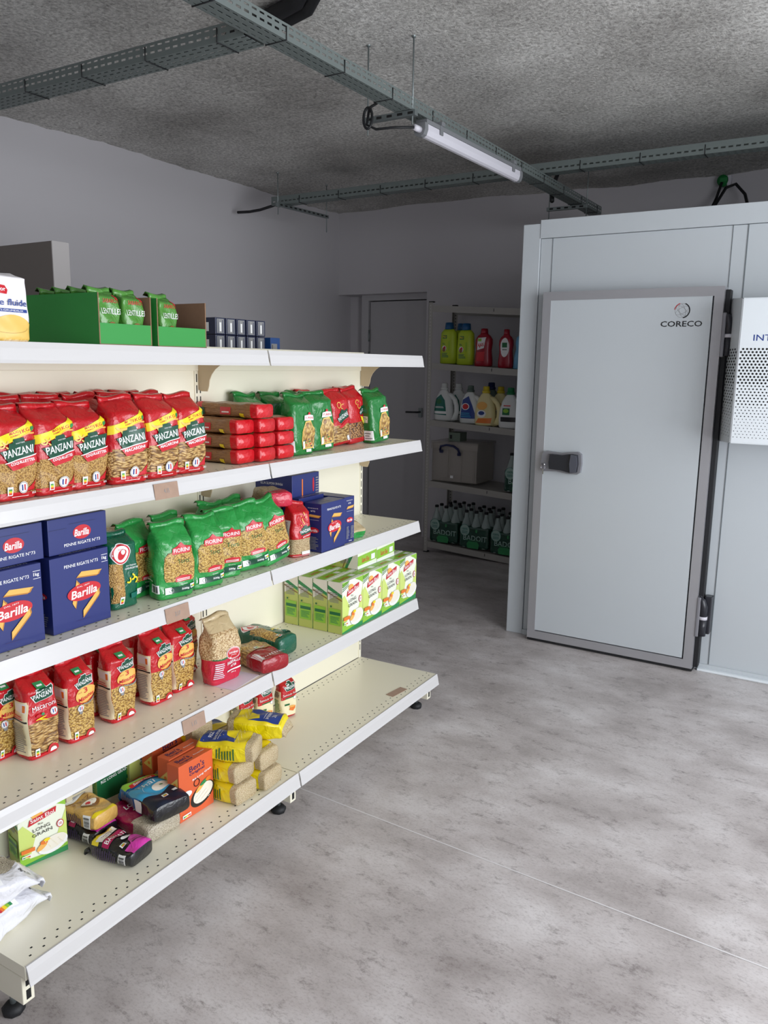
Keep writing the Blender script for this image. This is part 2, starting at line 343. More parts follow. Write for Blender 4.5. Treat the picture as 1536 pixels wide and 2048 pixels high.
def bagmesh(name, w, d, h, bands, front=None, side=None, top=None, seed=0, gable=.16, n=5, bulge=.06, wob=.0022, sidebands=None, ridge=.9, tilt=-.25, nu=44, nv=26, bottom=.02, flip=.018, backm=None):
    """filled film bag: block bottom, bulging sides, gabled top with a crimped fold. bands: [(upto_fraction, material)...]"""
    rnd = random.Random(seed); ph = [rnd.uniform(0, 6.28) for _ in range(8)]
    def prof(t):
        W = w/2*(1-bulge*.6+bulge*math.sin(PI*min(t/.85, 1))); D = d/2*(1-bulge+bulge*1.6*math.sin(PI*min(t/.85, 1))); cx = 0; e = n
        if t < bottom: k = t/bottom; W *= .93+.07*k; D *= .9+.1*k
        g = 1-gable
        if t > g:
            k = (t-g)/gable; D = D*(1-k)+.004*k; W = W*(1-(1-ridge)*k); cx = tilt*d*k; e = n*(1-k)+2.5*k
        return W, D, cx, e
    def wobx(y, z): return wob*(math.sin(y*70+ph[0]+z*25)+.7*math.sin(z*60+ph[1]-y*40)+.5*math.sin(z*130+y*90+ph[2]))
    def woby(x, z): return wob*.9*(math.sin(x*80+ph[3]+z*30)+.7*math.sin(z*75+ph[4]))
    def point(u, t):
        W, D, cx, e = prof(t); kd_ = .5**(1/e); z = t*h; side_, s_ = u; s_ *= kd_; o_ = (1-abs(s_)**e)**(1/e)
        if side_ == 0: x, y = o_*D, s_*W
        elif side_ == 1: x, y = -s_*D, o_*W
        elif side_ == 2: x, y = -o_*D, -s_*W
        else: x, y = s_*D, -o_*W
        fade = min(1, t/.06)
        x2 = x+cx+wobx(y, z)*fade*(x/D if D > .01 else .3); y2 = y+woby(x, z)*fade*(y/W)
        zz = z+(.003*math.sin(y*55+ph[5]) if t > .95 else 0)
        return (x2, y2, zz)
    ts = [0, bottom]; fr = sorted(set([b[0] for b in bands]+[b[0] for b in (sidebands or [])]+[1-gable]))
    k = 1
    while k <= nv: ts.append(k/nv); k += 1
    for f in fr:
        j = min(range(len(ts)), key=lambda i: abs(ts[i]-f))
        if abs(ts[j]-f) < .4/nv and ts[j] not in (0, 1): ts[j] = f
        else: ts.append(f)
    ts = sorted(set(ts)); mb = MB()
    us = []
    for sd, cnt in ((0, 14), (1, 8), (2, 12), (3, 8)):
        for i in range(cnt): us.append((sd, math.sin(PI/2*(-1+2*i/cnt)*.98)*.35+(-1+2*i/cnt)*.65))
    nu = len(us)
    vs = [point(u, t) for t in ts for u in us]; fs = []; ms = []
    def bm_(bs, t):
        for f, m in bs:
            if t <= f+1e-6: return m
        return bs[-1][1]
    for i in range(len(ts)-1):
        tm = (ts[i]+ts[i+1])/2
        for k in range(nu):
            fs.append((i*nu+k, i*nu+(k+1) % nu, (i+1)*nu+(k+1) % nu, (i+1)*nu+k))
            isfront = us[k][0] == 0; ms.append(bm_(bands if isfront or not sidebands else sidebands, tm))
    fs.append(tuple(range(nu))[::-1]); ms.append(bm_(bands, 0)); fs.append(tuple(range((len(ts)-1)*nu, len(ts)*nu))); ms.append(bm_(bands, 1))
    mb.add(vs, fs, ms, True)
    def front_s(a, b, o):
        y = a-w/2; t = max(0, min(1, b/h)); W, D, cx, e = prof(t); yy = max(-.985*W, min(.985*W, y))
        x = D*(1-abs(yy/W)**e)**(1/e); fade = min(1, t/.06)
        return (x+cx+wobx(yy, t*h)*fade*(x/D if D > .01 else .3)+o+.0014, yy+woby(x, t*h)*fade*(yy/W), t*h)
    def side_s(a, b, o):
        x0 = a-d/2; t = max(0, min(1, b/h)); W, D, cx, e = prof(t); xx = max(-.97*D, min(.97*D, x0))
        y = -W*(1-abs(xx/D)**e)**(1/e); fade = min(1, t/.06)
        return (xx+cx+wobx(y, t*h)*fade*(xx/D), y+woby(xx, t*h)*fade*(y/W)-o-.0008, t*h)
    if front: front.emit(mb, front_s, cut=.0075)
    if side: side.emit(mb, side_s, cut=.009)
    me = mb.mesh(name)
    # folded crimp strip at the top
    fold = None
    if flip:
        fb = MB(); W, D, cx, e = prof(1); N = 12; vs = []
        for i in range(N+1):
            y = -W+2*W*i/N; z0 = h+.003*math.sin(y*55+ph[5])
            for k, (dx, dz) in enumerate(((.003, -.003), (.001, flip*.55), (-.012, flip*.75), (-flip*1.1, flip*.3), (-flip*1.2, flip*.22), (-.012, flip*.62), (-.004, flip*.45), (-.004, -.003))):
                vs.append((cx+dx+.002*math.sin(y*90+ph[6]), y, z0+dz+.003*math.sin(y*60+ph[7])*(k in (1, 2, 3, 4, 5))))
        fs = [(i*8+k, (i+1)*8+k, (i+1)*8+(k+1) % 8, i*8+(k+1) % 8) for i in range(N) for k in range(8)]
        fs += [tuple(range(8)), tuple(range(N*8, N*8+8))[::-1]]
        fb.add(vs, fs, bm_(bands, 1), True); fold = fb.mesh(name+'_fold')
    return me, fold

class Kind:
    """a kind of pack: shared meshes; placed as separate objects"""
    def __init__(s, name, me, d, w, h, cat, fold=None, foldname='top_fold'):
        s.name, s.me, s.d, s.w, s.h, s.cat, s.fold, s.foldname = name, me, d, w, h, cat, fold, foldname
G0 = 0.0163                                              # the aisle unit stands turned a touch from the room's walls
def gx(x, y): return (x*math.cos(G0)-y*math.sin(G0), x*math.sin(G0)+y*math.cos(G0))
SZ = {'S1': 1.524, 'S2': 1.1774, 'S3': .8321, 'S4': .4887, 'B': .164}
def put(K, shelf, xf, yc, label, group=None, rot=0, lean=0, pitch=0, dz=0, name=None, sx=1):
    """stand pack K on a shelf, its front centre at (xf, yc) of the aisle unit"""
    o = bpy.data.objects.new(name or K.name, K.me); C.objects.link(o)
    a = math.radians(rot); x = xf-K.d/2*math.cos(a); y = yc-K.d/2*math.sin(a); X, Y = gx(x, y)
    le, pi_ = math.radians(lean), math.radians(pitch)
    z = SZ[shelf]+dz+.0012+abs(math.sin(le))*K.w/2*.93+abs(math.sin(pi_))*K.d/2*.9
    o.location = (X, Y, z); o.rotation_euler = (le, pi_, a+G0)
    tag(o, label, K.cat, group)
    if K.fold:
        c = bpy.data.objects.new(K.foldname, K.fold); C.objects.link(c); c.parent = o
    return o
def lay(K, shelf, xe, yc, label, group=None, rot=0, dz=0, tilt=0, roll=0, name=None, face='top'):
    """lay a bag on its back, printed front up; K.h runs from xe backwards (-x) when rot=0"""
    o = bpy.data.objects.new(name or K.name, K.me); C.objects.link(o)
    a = math.radians(rot); X, Y = gx(xe, yc)
    z = SZ[shelf]+dz+K.d/2*1.05+.001
    o.location = (X, Y, z); o.rotation_euler = Matrix.Rotation(a+G0, 4, 'Z').to_3x3().__matmul__(Matrix.Rotation(math.radians(tilt), 3, 'Y')).__matmul__(Matrix.Rotation(-PI/2, 3, 'Y')).__matmul__(Matrix.Rotation(math.radians(roll), 3, 'Z')).to_euler()
    tag(o, label, K.cat, group)
    if K.fold:
        c = bpy.data.objects.new(K.foldname, K.fold); C.objects.link(c); c.parent = o
    return o

# ================================================================== the room
LX, BY, CZ = -2.285, 3.12, 2.785
fm, cm = floor_mat(), ceiling_mat(); MATS['floor'] = fm; M['floor'] = fm; M['ceil'] = cm
M['seam'] = mat('floor_weld_seam', 'dedbdb', rough=.4)
mb = MB(); mb.box((LX-.6, FWY-.3, -.1), (RWX+.3, BY+.8, 0), 'floor')
a = Vector((-.6, -.815, 0)); b = Vector((3.5, -.967, 0)); n_ = (b-a).cross(Vector((0, 0, 1))).normalized()*.0022
mb.add([a+n_+Vector((0, 0, .0006)), b+n_+Vector((0, 0, .0006)), b-n_+Vector((0, 0, .0006)), a-n_+Vector((0, 0, .0006))], [(0, 1, 2, 3)], 'seam')
struct('floor', mb, 'grey mottled concrete-look vinyl floor with a pale weld seam')
# ceiling: gently uneven slab
bm = bmesh.new(); nx, ny = 60, 80; x0, x1, y0, y1 = LX-.05, RWX+.05, FWY-.05, BY+.05
rnd = random.Random(5); grid = []
def hz(x, y):
    e = .012*math.sin(x*2.1+1)*math.sin(y*1.7)
    return CZ+e+.006*math.sin(x*9+y*5)+.005*math.sin(y*23+x*11)
vs = [[bm.verts.new((x0+(x1-x0)*i/nx, y0+(y1-y0)*j/ny, hz(x0+(x1-x0)*i/nx, y0+(y1-y0)*j/ny))) for j in range(ny+1)] for i in range(nx+1)]
for i in range(nx):
    for j in range(ny): bm.faces.new((vs[i][j], vs[i][j+1], vs[i+1][j+1], vs[i+1][j]))
mb = MB(); mb.addbm(bm, 'ceil', True); mb.box((x0, y0, CZ+.05), (x1, y1, CZ+.2), 'ceil'); struct('ceiling', mb, 'rough sprayed grey fibre ceiling')
mb = MB(); mb.box((LX-.15, FWY, 0), (LX, BY+.5, CZ+.1), 'wall'); struct('wall_left', mb)
# back wall with the door recess
DX0, DX1, DZ = -2.275, -1.388, 2.092
mb = MB(); mb.box((DX1, BY, 0), (RWX+.15, BY+.2, CZ+.1), 'wall'); mb.box((LX-.15, BY, DZ), (DX1, BY+.2, CZ+.1), 'wall'); mb.box((LX-.15, BY+.2, 0), (-1.2, BY+.5, CZ+.1), 'wall')
struct('wall_back', mb)
# right wall with big window, front wall with shop window
mb = MB(); A, B_, zl, zh = -2.85, .45, .38, 2.46
mb.box((RWX, FWY, 0), (RWX+.15, A, CZ+.1), 'wall'); mb.box((RWX, B_, 0), (RWX+.15, BY, CZ+.1), 'wall'); mb.box((RWX, A, 0), (RWX+.15, B_, zl), 'wall'); mb.box((RWX, A, zh), (RWX+.15, B_, CZ+.1), 'wall')
struct('wall_right', mb)
mb = MB(); A2, B2 = 1.5, 3.5
mb.box((LX-.15, FWY-.15, 0), (A2, FWY, CZ+.1), 'wall'); mb.box((B2, FWY-.15, 0), (RWX+.15, FWY, CZ+.1), 'wall'); mb.box((A2, FWY-.15, 0), (B2, FWY, zl), 'wall'); mb.box((A2, FWY-.15, zh), (B2, FWY, CZ+.1), 'wall')
struct('wall_front', mb)
def frame_y(name, x, a, b, n):
    mb = MB()
    for k in range(n+1):
        y = a+(b-a)*k/n; mb.box((x-.03, y-.025, zl), (x+.03, y+.025, zh), 'alu')
    for z in (zl, zh): mb.box((x-.03, a, z-.025), (x+.03, b, z+.025), 'alu')
    o = struct(name, mb); return o
frame_y('window_1', RWX+.02, A, B_, 3)
mb = MB()
for k in range(4):
    x = A2+(B2-A2)*k/3; mb.box((x-.025, FWY-.05, zl), (x+.025, FWY+.01, zh), 'alu')
for z in (zl, zh): mb.box((A2, FWY-.05, z-.025), (B2, FWY+.01, z+.025), 'alu')
struct('window_2', mb)
# door in the back wall recess
M['doorp'] = mat('grey_door_paint', 'b4b2b4', rough=.6)
M['framep'] = mat('door_frame_paint', 'bab8ba', rough=.6)
d = MB(); d.box((-2.02, BY+.12, .01), (-1.2, BY+.16, 2.035), 'doorp', .002); do = struct('door_1', d, 'plain grey door in the far wall recess')
f = MB(); f.box((-2.10, BY+.10, 0), (-2.03, BY+.199, 2.0915), 'framep'); f.box((-2.03, BY+.10, 2.043), (-1.39, BY+.199, 2.0915), 'framep'); f.build('door_frame', do)
for z in (1.55, 1.74): h = MB(); h.tube([(-2.024, BY+.105, z-.05), (-2.024, BY+.105, z+.05)], .007, 'galv'); h.build('hinge', do)
h = MB(); h.box((-1.505, BY+.105, 1.04), (-1.47, BY+.12, 1.12), 'galv', .003); h.tube([(-1.487, BY+.11, 1.085), (-1.487, BY+.055, 1.085), (-1.60, BY+.052, 1.083)], .008, 'rubber'); h.build('handle', do)
M['panel_side'] = mat('taupe_laminate', '77706a', rough=.6); M['panel_edge'] = mat('pale_laminate_edge', 'c4bfbd', rough=.5)
mb = MB(); mb.box((LX+.02, -.5, 0), (-1.367, -.42, 2.02), 'panel_side', .002); mb.box((-1.367, -.5, 0), (-1.36, -.41, 2.021), 'panel_edge', .001)
tag(mb.build('partition_panel'), 'tall taupe partition panel with a pale edge behind the grocery shelving', 'partition')

# ================================================================== cold room
cr = empty('cold_room', (.9, 1.8, 0), 0, 'white walk-in cold room with closed door and aluminium door frame', 'cold room')
off = Vector((-.9, -1.8, 0))
def crp(mb, name, parent=None):
    o = mb.build(name); o.parent = parent or cr
    if not parent: o.location = off
    return o
CX0, CYF, CT = .239, 1.161, 2.232
mb = MB(); mb.box((CX0, CYF+.004, .0), (.334, 2.45, 2.215), 'panelw', .003); crp(mb, 'corner_post')
mb = MB(); mb.box((.337, CYF+.012, .03), (RWX-.02, 2.45, 2.139), 'panelw'); crp(mb, 'wall_panel')
M['ruw'] = mat('unit_white', 'e6ecf0', rough=.4, coat=.1)
M['joint'] = mat('panel_joint', '70777b', rough=.6)
for i, (xa, wd) in enumerate(((.401, .0015), (1.262, .002), (1.327, .004), (2.3, .004))):
    mb = MB(); mb.box((xa-wd/2, CYF+.009, .03), (xa+wd/2, CYF+.0125, 2.139), 'joint'); crp(mb, 'panel_joint')
mb = MB(); mb.box((.334, CYF, 2.141), (RWX-.02, 2.45, CT), 'panelw', .002); crp(mb, 'top_trim')
mb = MB(); mb.box((.337, CYF-.004, .0), (RWX-.02, CYF+.03, .03), 'panelw', .003); mb.box((1.28, CYF-.03, 0), (RWX-.02, CYF-.004, .012), 'ruw', .003); crp(mb, 'skirting')
dl = MB(); dl.box((.434, 1.0895, .066), (1.212, CYF+.01, 1.822), 'panelw'); leaf = crp(dl, 'door')
Y0 = 1.087
mb = MB(); xa, xb, za, zb = .394, 1.262, .018, 1.864; bw = .043
def quadprism(p):  # mitred bars of the frame
    mb.prism(p, 1, Y0, CYF+.008, 'alu')
quadprism([(xa, za), (xb, za), (xb-bw, za+bw), (xa+bw, za+bw)]); quadprism([(xa, zb), (xb, zb), (xb-bw, zb-bw), (xa+bw, zb-bw)])
quadprism([(xa, za), (xa, zb), (xa+bw, zb-bw), (xa+bw, za+bw)]); quadprism([(xb, za), (xb, zb), (xb-bw, zb-bw), (xb-bw, za+bw)])
crp(mb, 'door_frame', leaf)
mb = MB(); mb.box((1.2625, Y0+.03, .02), (1.285, CYF+.011, 1.85), 'rubber', .003); mb.box((.394, Y0+.005, .004), (1.264, Y0+.06, .017), 'rubber', .002); crp(mb, 'door_seal', leaf)
# handle: grey escutcheon with black grip, lock with key
M['hgrey'] = mat('handle_grey', '8c8c92', rough=.35, metal=.3); M['hblack'] = mat('handle_black', '26272e', rough=.3); M['hcap'] = mat('handle_cap', '50525c', rough=.4); M['chrome'] = mat('chrome', 'c8c8cc', rough=.15, metal=1)
mb = MB(); P = [(.437, .955), (.445, .948), (.52, .953), (.575, .945), (.63, .945), (.645, .955), (.650, 1.0), (.646, 1.048), (.63, 1.06), (.59, 1.058), (.54, 1.05), (.46, 1.056), (.440, 1.045), (.433, 1.0)]
mb.prism(P, 1, Y0-.022, Y0+.004, 'hgrey')
mb.prism([(.486, .965), (.55, .962), (.60, .952), (.632, .957), (.637, 1.0), (.632, 1.046), (.60, 1.05), (.55, 1.04), (.486, 1.043), (.482, 1.0)], 1, Y0-.042, Y0-.02, 'hblack')
mb.prism([(.602, .955), (.63, .958), (.636, 1.0), (.63, 1.045), (.602, 1.048), (.596, 1.0)], 1, Y0-.052, Y0-.04, 'hcap'); hh = crp(mb, 'handle', leaf)
mb = MB(); mb.tube([(.452, Y0-.03, .985), (.452, Y0-.018, .985)], .008, 'chrome', 12); mb.ring if 0 else None
mb.tube([(.452+.011*math.cos(t), Y0-.038, .972+.011*math.sin(t)) for t in [k*PI/6 for k in range(13)]], .0015, 'chrome', 6); mb.box((.450, Y0-.038, .935), (.455, Y0-.035, .962), 'chrome'); crp(mb, 'lock_with_key', leaf)
for zc_ in (.29, 1.645):
    mb = MB(); mb.box((1.2625, Y0-.006, zc_-.10), (1.279, Y0+.05, zc_+.10), 'hgrey', .004)
    mb.tube([(1.292, Y0+.015, zc_-.095), (1.292, Y0+.015, zc_-.012)], .019, 'hblack', 14); mb.tube([(1.292, Y0+.015, zc_-.012), (1.292, Y0+.015, zc_+.004)], .021, 'lampw', 14)
    mb.tube([(1.292, Y0+.015, zc_+.004), (1.291, Y0+.015, zc_+.05), (1.283, Y0+.012, zc_+.08), (1.265, Y0+.01, zc_+.095)], [.02, .02, .018, .012], 'hblack', 14); mb.box((1.29, Y0+.03, zc_-.09), (1.325, CYF+.011, zc_+.10), 'hblack', .005); crp(mb, 'hinge', leaf)
ar = Art(); gx_, gz_ = 1.082, 1.758
for r_, ry_, ro in ((.033, .033, 0), (.033, .014, .5), (.033, .014, -.7), (.014, .033, .3)): ar.ring(gx_, gz_, r_, .0012, 'igr', ry=ry_, rot=ro)
ar.ring(gx_, gz_, .036, .005, 'ik', a0=-1.4, a1=1.2); ar.ring(gx_, gz_, .036, .003, 'ir', a0=1.9, a1=3.0)
ar.text('CORECO', 1.082, 1.697, .188, .026, 'ik', bold=.01)
mb = MB(); ar.emit(mb, lambda a, b, o: (a, 1.0895-o, b)); crp(mb, 'printed_logo', leaf)

# refrigeration unit hung on the cold room's front
ru = empty('refrigeration_unit', (1.6, 1.1, 1.15), 0, 'white wall-hung refrigeration unit with perforated front, at the right edge', 'refrigeration unit')
M['ruw'] = mat('unit_white', 'e6ecf0', rough=.4, coat=.1)
YF, XL, XR = .90, 1.368, 1.98
mb = MB(); bm = bmesh.new()
V = [(1.283, 1.157, 1.152), (XR+.05, 1.157, 1.152), (XR, YF, 1.166), (XL, YF, 1.166), (1.283, 1.157, 1.812), (XR+.05, 1.157, 1.812), (XR, YF, 1.793), (XL, YF, 1.793)]
bv = [bm.verts.new(v) for v in V]
for f in ((0, 1, 2, 3), (4, 7, 6, 5), (3, 2, 6, 7), (0, 3, 7, 4), (1, 5, 6, 2), (0, 4, 5, 1)): bm.faces.new([bv[i] for i in f])
bmesh.ops.recalc_face_normals(bm, faces=bm.faces[:]); bmesh.ops.bevel(bm, geom=bm.edges[:], offset=.004, segments=2, affect='EDGES'); mb.addbm(bm, 'ruw')
def disc(mb, cx, cz, r, surf, seg=10):
    mb.add([surf(cx+r*math.cos(2*PI*k/seg), cz+r*math.sin(2*PI*k/seg)) for k in range(seg)], [tuple(range(seg))], 'hole')
for j in range(30):
    z = 1.577-j*.0132; r = .0047 if j < 12 else (.0036 if j < 19 else (.0026 if j < 23 else .0019))
    for i in range(38):
        x = XL+.012+i*.0156+(.0078 if j % 2 == 0 else 0)
        if x < XR-.01: disc(mb, x, z, r, lambda a, b: (a, YF-.0006, b))
    for i in range(4):
        k = .16+i*.2+(.1 if j % 2 == 0 else 0); cx_, cy_ = XL+(1.283-XL)*k, YF+(1.157-YF)*k
        dv = Vector((1.283-XL, 1.157-YF, 0)).normalized()
        disc(mb, 0, z, r*1.05, lambda a, b: (cx_+dv.x*a*3.0-.0007, cy_+dv.y*a*3.0-.0002, b))
o = mb.build('housing', ru, loc=(-1.6, -1.1, -1.15))
ar = Art().text('INTA', 1.476, 1.625, .103, .026, 'ib', bold=.005); mb = MB(); ar.emit(mb, lambda a, b, o: (a, YF-o, b)); mb.build('lettering', ru, loc=(-1.6, -1.1, -1.15))

# ================================================================== cable trays and lamp under the ceiling
def tray(name, p0, p1, w, h, label, rows_side=1, group='perforated steel cable trays under the ceiling'):
    p0, p1 = Vector(p0), Vector(p1); L = (p1-p0).length; ang = math.atan2((p1-p0).y, (p1-p0).x)
    t = empty(name, p0, ang, label, 'cable tray', None)
    def sheet(rows, fn):
        """rows: list of (a,b,isslot)"""
        mb = MB(); x = 0; sl, gp = .022, .014; cols = []
        while x < L: cols.append((x, min(x+gp, L), False)); cols.append((min(x+gp, L), min(x+gp+sl, L), True)); x += gp+sl
        for (xa, xb, cs) in cols:
            if xb-xa < 1e-4: continue
            for (a, b, rs) in rows:
                if cs and rs: continue
                mb.add([fn(xa, a), fn(xb, a), fn(xb, b), fn(xa, b)], [(0, 1, 2, 3)], 'galvp')
        return mb
    nb = 3 if w < .09 else 4; br = []; st = w/nb
    for k in range(nb): br += [(k*st, k*st+st*.38, False), (k*st+st*.38, k*st+st*.62, True), (k*st+st*.62, (k+1)*st, False)]
    def bld(mb, nm):
        o = mb.build(nm, t); md = o.modifiers.new('gauge', 'SOLIDIFY'); md.thickness = .0015; return o
    bld(sheet(br, lambda x, a: (x, a-w/2, 0)), 'tray_base')
    sr = [(0, h*.3, False), (h*.3, h*.45, True), (h*.45, h*.72, False), (h*.72, h*.84, rows_side > 1), (h*.84, h, False)]
    for s_ in (-1, 1): bld(sheet(sr, lambda x, a: (x, s_*w/2, a)), 'tray_side')
    # black cable ties and the cables lying in it
    k = 0; x = .25
    while x < L-.1:
        mb = MB(); mb.tube([(x, -w/2-.002, h*.8), (x, -w/2-.003, -.003), (x, w/2+.003, -.003), (x, w/2+.002, h*.8)], .0022, 'rubber', 6); mb.build('cable_tie', t); x += .33
    mb = MB()
    for yy, rr in ((-.02, .008), (.0, .007), (.015, .009)): mb.tube([(.0+i*L/8, yy+.004*math.sin(i*2+yy*90), .012) for i in range(9)], rr, 'rubber', 6)
    tag(mb.build('cable', None, loc=p0, rot=(0, 0, ang)), 'black cables lying in the '+label.replace(' under the ceiling', ''), 'cables', None, None)
    return t
tray('cable_tray', (.108, -2.95, 2.512), (.14, 2.68, 2.512), .082, .048, 'long perforated steel cable tray running above the lamp', 2)
tray('cable_tray', (LX+.01, -.775, 2.512), (.065, -.765, 2.512), .1, .05, 'cable tray crossing at upper left, ending at the long tray', 2)
tray('cable_tray', (-1.872, 1.73, 2.58), (RWX-.02, 1.66, 2.54), .08, .055, 'far perforated tray running parallel to the back wall', 1)
def rod(name, x, y, z0, z1, label, r=.0035):
    mb = MB(); mb.tube([(x, y, z0), (x, y, z1)], r, 'galv', 8); mb.tube([(x, y, z1-.012), (x, y, z1)], .009, 'galv', 8)
    return tag(mb.build(name), label, 'threaded rod', None)
def strut(x0, y0, x1, y1, z, label):
    a = Vector((x0, y0, z)); b_ = Vector((x1, y1, z)); L = (b_-a).length; mb = MB(); mb.box((0, -.012, -.012), (L, .012, .01), 'galv', .001)
    for k in range(int(L/.05)): mb.box((.02+k*.05, -.0125, -.006), (.045+k*.05, -.0122, .004), 'hole')
    o = mb.build('support_strut', None, loc=a, rot=(0, 0, math.atan2(y1-y0, x1-x0))); return tag(o, label, 'strut')
for (x, y, zb_, lb) in ((.166, .10, 2.455, 'thin rod right of the tray by the lamp\'s near end'), (-.05, .10, 2.44, 'thin rod left of the long tray above the coiled wire'),
                    (-1.765, 1.63, 2.5, 'thin rod at the left end of the far cable tray'), (-1.735, 2.165, 2.455, 'thin rod hanging in the back left corner'),
                    (.20, 2.30, 2.44, 'thin rod at the end of the long tray, right side'), (-.05, 2.30, 2.44, 'thin rod at the end of the long tray, left side')):
    rod('threaded_rod', x, y, zb_, hz(x, y)+.006, lb)
strut(-.07, .10, .185, .10, 2.499, 'short steel strut carrying the long tray beside the lamp')
strut(-1.765, 1.62, -1.735, 2.18, 2.567, 'steel strut reaching from far tray into the back corner')
strut(-.06, 2.29, .21, 2.29, 2.499, 'short steel strut under the long tray near the cold room')
lt = empty('batten_lamp', (.172, .155, 2.452), -.03+PI/2, 'white batten lamp hung below the long cable tray', 'ceiling lamp')
L_ = .965; mb = MB()
mb.prism([(-.024, .02), (-.025, -.002), (-.018, -.022), (-.007, -.028), (.007, -.028), (.018, -.022), (.025, -.002), (.024, .02)], 0, .02, L_, 'lampw'); mb.build('diffuser', lt)
M['capgrey'] = mat('lamp_cap', '77797c', rough=.5)
for xa in (-.005, L_):
    mb = MB(); mb.prism([(-.027, .022), (-.028, -.004), (-.02, -.025), (-.008, -.031), (.008, -.031), (.02, -.025), (.028, -.004), (.027, .022)], 0, xa, xa+.026, 'capgrey'); mb.build('end_cap', lt)
mb = MB(); mb.box((.01, -.028, .021), (L_+.01, .028, .038), 'capgrey', .002); mb.build('body', lt)
for xa in (.12, L_-.1): mb = MB(); mb.box((xa, -.031, .0), (xa+.025, -.0255, .04), 'capgrey', .001); mb.box((xa, -.036, .036), (xa+.03, .036, .052), 'capgrey', .001); mb.build('clip', lt)
mb = MB(); mb.tube([(-.005, 0, -.005), (-.045, 0, -.005)], [.014, .012], 'lampw', 12); mb.build('cable_gland', lt)
mb = MB(); pts = [(.17, .11, 2.447), (.10, .05, 2.44), (.03, .04, 2.44), (-.01, .03, 2.46)]
for k in range(22): t = k/21*2*2*PI; pts.append((-.005+.02*math.sin(t), .03+.03*math.cos(t)*.4, 2.485+.045*math.sin(t+1.9)-.0*k))
pts.append((.03, .05, 2.545)); mb.tube(pts, .0055, 'rubber', 8); tag(mb.build('coiled_cable'), 'black coiled cable feeding the lamp beside the tray', 'cable')
mb = MB()
for q in (-.03, .03): mb.tube([(-.42, -.30+q, 2.745), (-.2, -.36+q, 2.75), (.0, -.42+q, 2.75), (.12, -.52+q, 2.755), (.2, -.66+q, 2.76)], .028, 'rubber', 12)
tag(mb.build('corrugated_conduit'), 'thick black corrugated conduit clipped under the ceiling above the trays', 'conduit')
mb = MB(); mb.tube([(-1.87, 1.72, 2.585), (-2.0, 1.72, 2.565), (-2.1, 1.72, 2.56), (-2.21, 1.72, 2.565)], .010, 'rubber', 8); tag(mb.build('cable_end'), 'short black cable end sticking out of the far tray\'s left end', 'cable')
mb = MB(); mb.tube([(.06, 2.05, 2.50), (.02, 2.15, 2.60), (.12, 2.0, 2.68), (.1, 1.75, 2.60)], .014, 'rubber', 8); tag(mb.build('cable'), 'black cable dropping between the far tray and the long tray', 'cable')
M['jgreen'] = mat('junction_green', '1f7a3c', rough=.4)
jb = MB(); jb.tube([(.872, 3.12, 2.735), (.872, 3.07, 2.735)], .036, 'jgreen', 16); jb.box((.855, 3.06, 2.722), (.90, 3.075, 2.752), 'jgreen', .003); jo = tag(jb.build('junction_box'), 'round green junction box on the back wall above the cold room', 'junction box')
c_ = MB(); c_.box((.90, 3.07, 2.70), (.925, 3.119, 2.765), 'lampw', .004); c_.build('cover', jo)
mb = MB(); mb.tube([(.87, 3.06, 2.72), (.85, 3.03, 2.62), (.80, 3.0, 2.48), (.78, 2.6, 2.30), (.78, 2.4, 2.24)], .009, 'rubber', 8); mb.tube([(.80, 2.35, 2.24), (.84, 2.9, 2.5), (.90, 3.05, 2.68), (.96, 3.05, 2.70), (1.03, 3.0, 2.62), (1.10, 2.8, 2.45), (1.12, 2.4, 2.24)], .010, 'rubber', 8)
tag(mb.build('power_cable'), 'black cables looping from the green junction box down to the cold room', 'cable')

# ================================================================== aisle shelving (gondola)
Wb = 1.0116; XS, XB = .287, .395
gd = empty('gondola_shelving', (0, 0, 0), G0, 'long cream metal supermarket shelving unit with white price rails', 'shelving')
for i in range(2):
    y0_, y1_ = -(i+1)*Wb+.016, -i*Wb-.016
    mb = MB(); mb.box((-.012, y0_, .165), (.0, y1_, 1.50), 'cream_metal'); mb.build('back_panel', gd)
mb = MB(); mb.box((-.03, -2*Wb-.015, 1.46), (.006, .002, 1.538), 'cream_metal', .002); mb.build('top_cap', gd)
for i in range(3):
    y = -i*Wb; mb = MB(); mb.box((-.04, y-.016, .0), (.004, y+.002 if i == 0 else y+.016, 1.535), 'cream_metal', .001)
    z = .2
    while z < 1.50:
        for dy in ((-.009,) if i == 0 else (-.008, .008)): mb.box((.004, y+dy-.002, z), (.0047, y+dy+.002, z+.026), 'hole')
        z += .036
    mb.build('upright', gd)
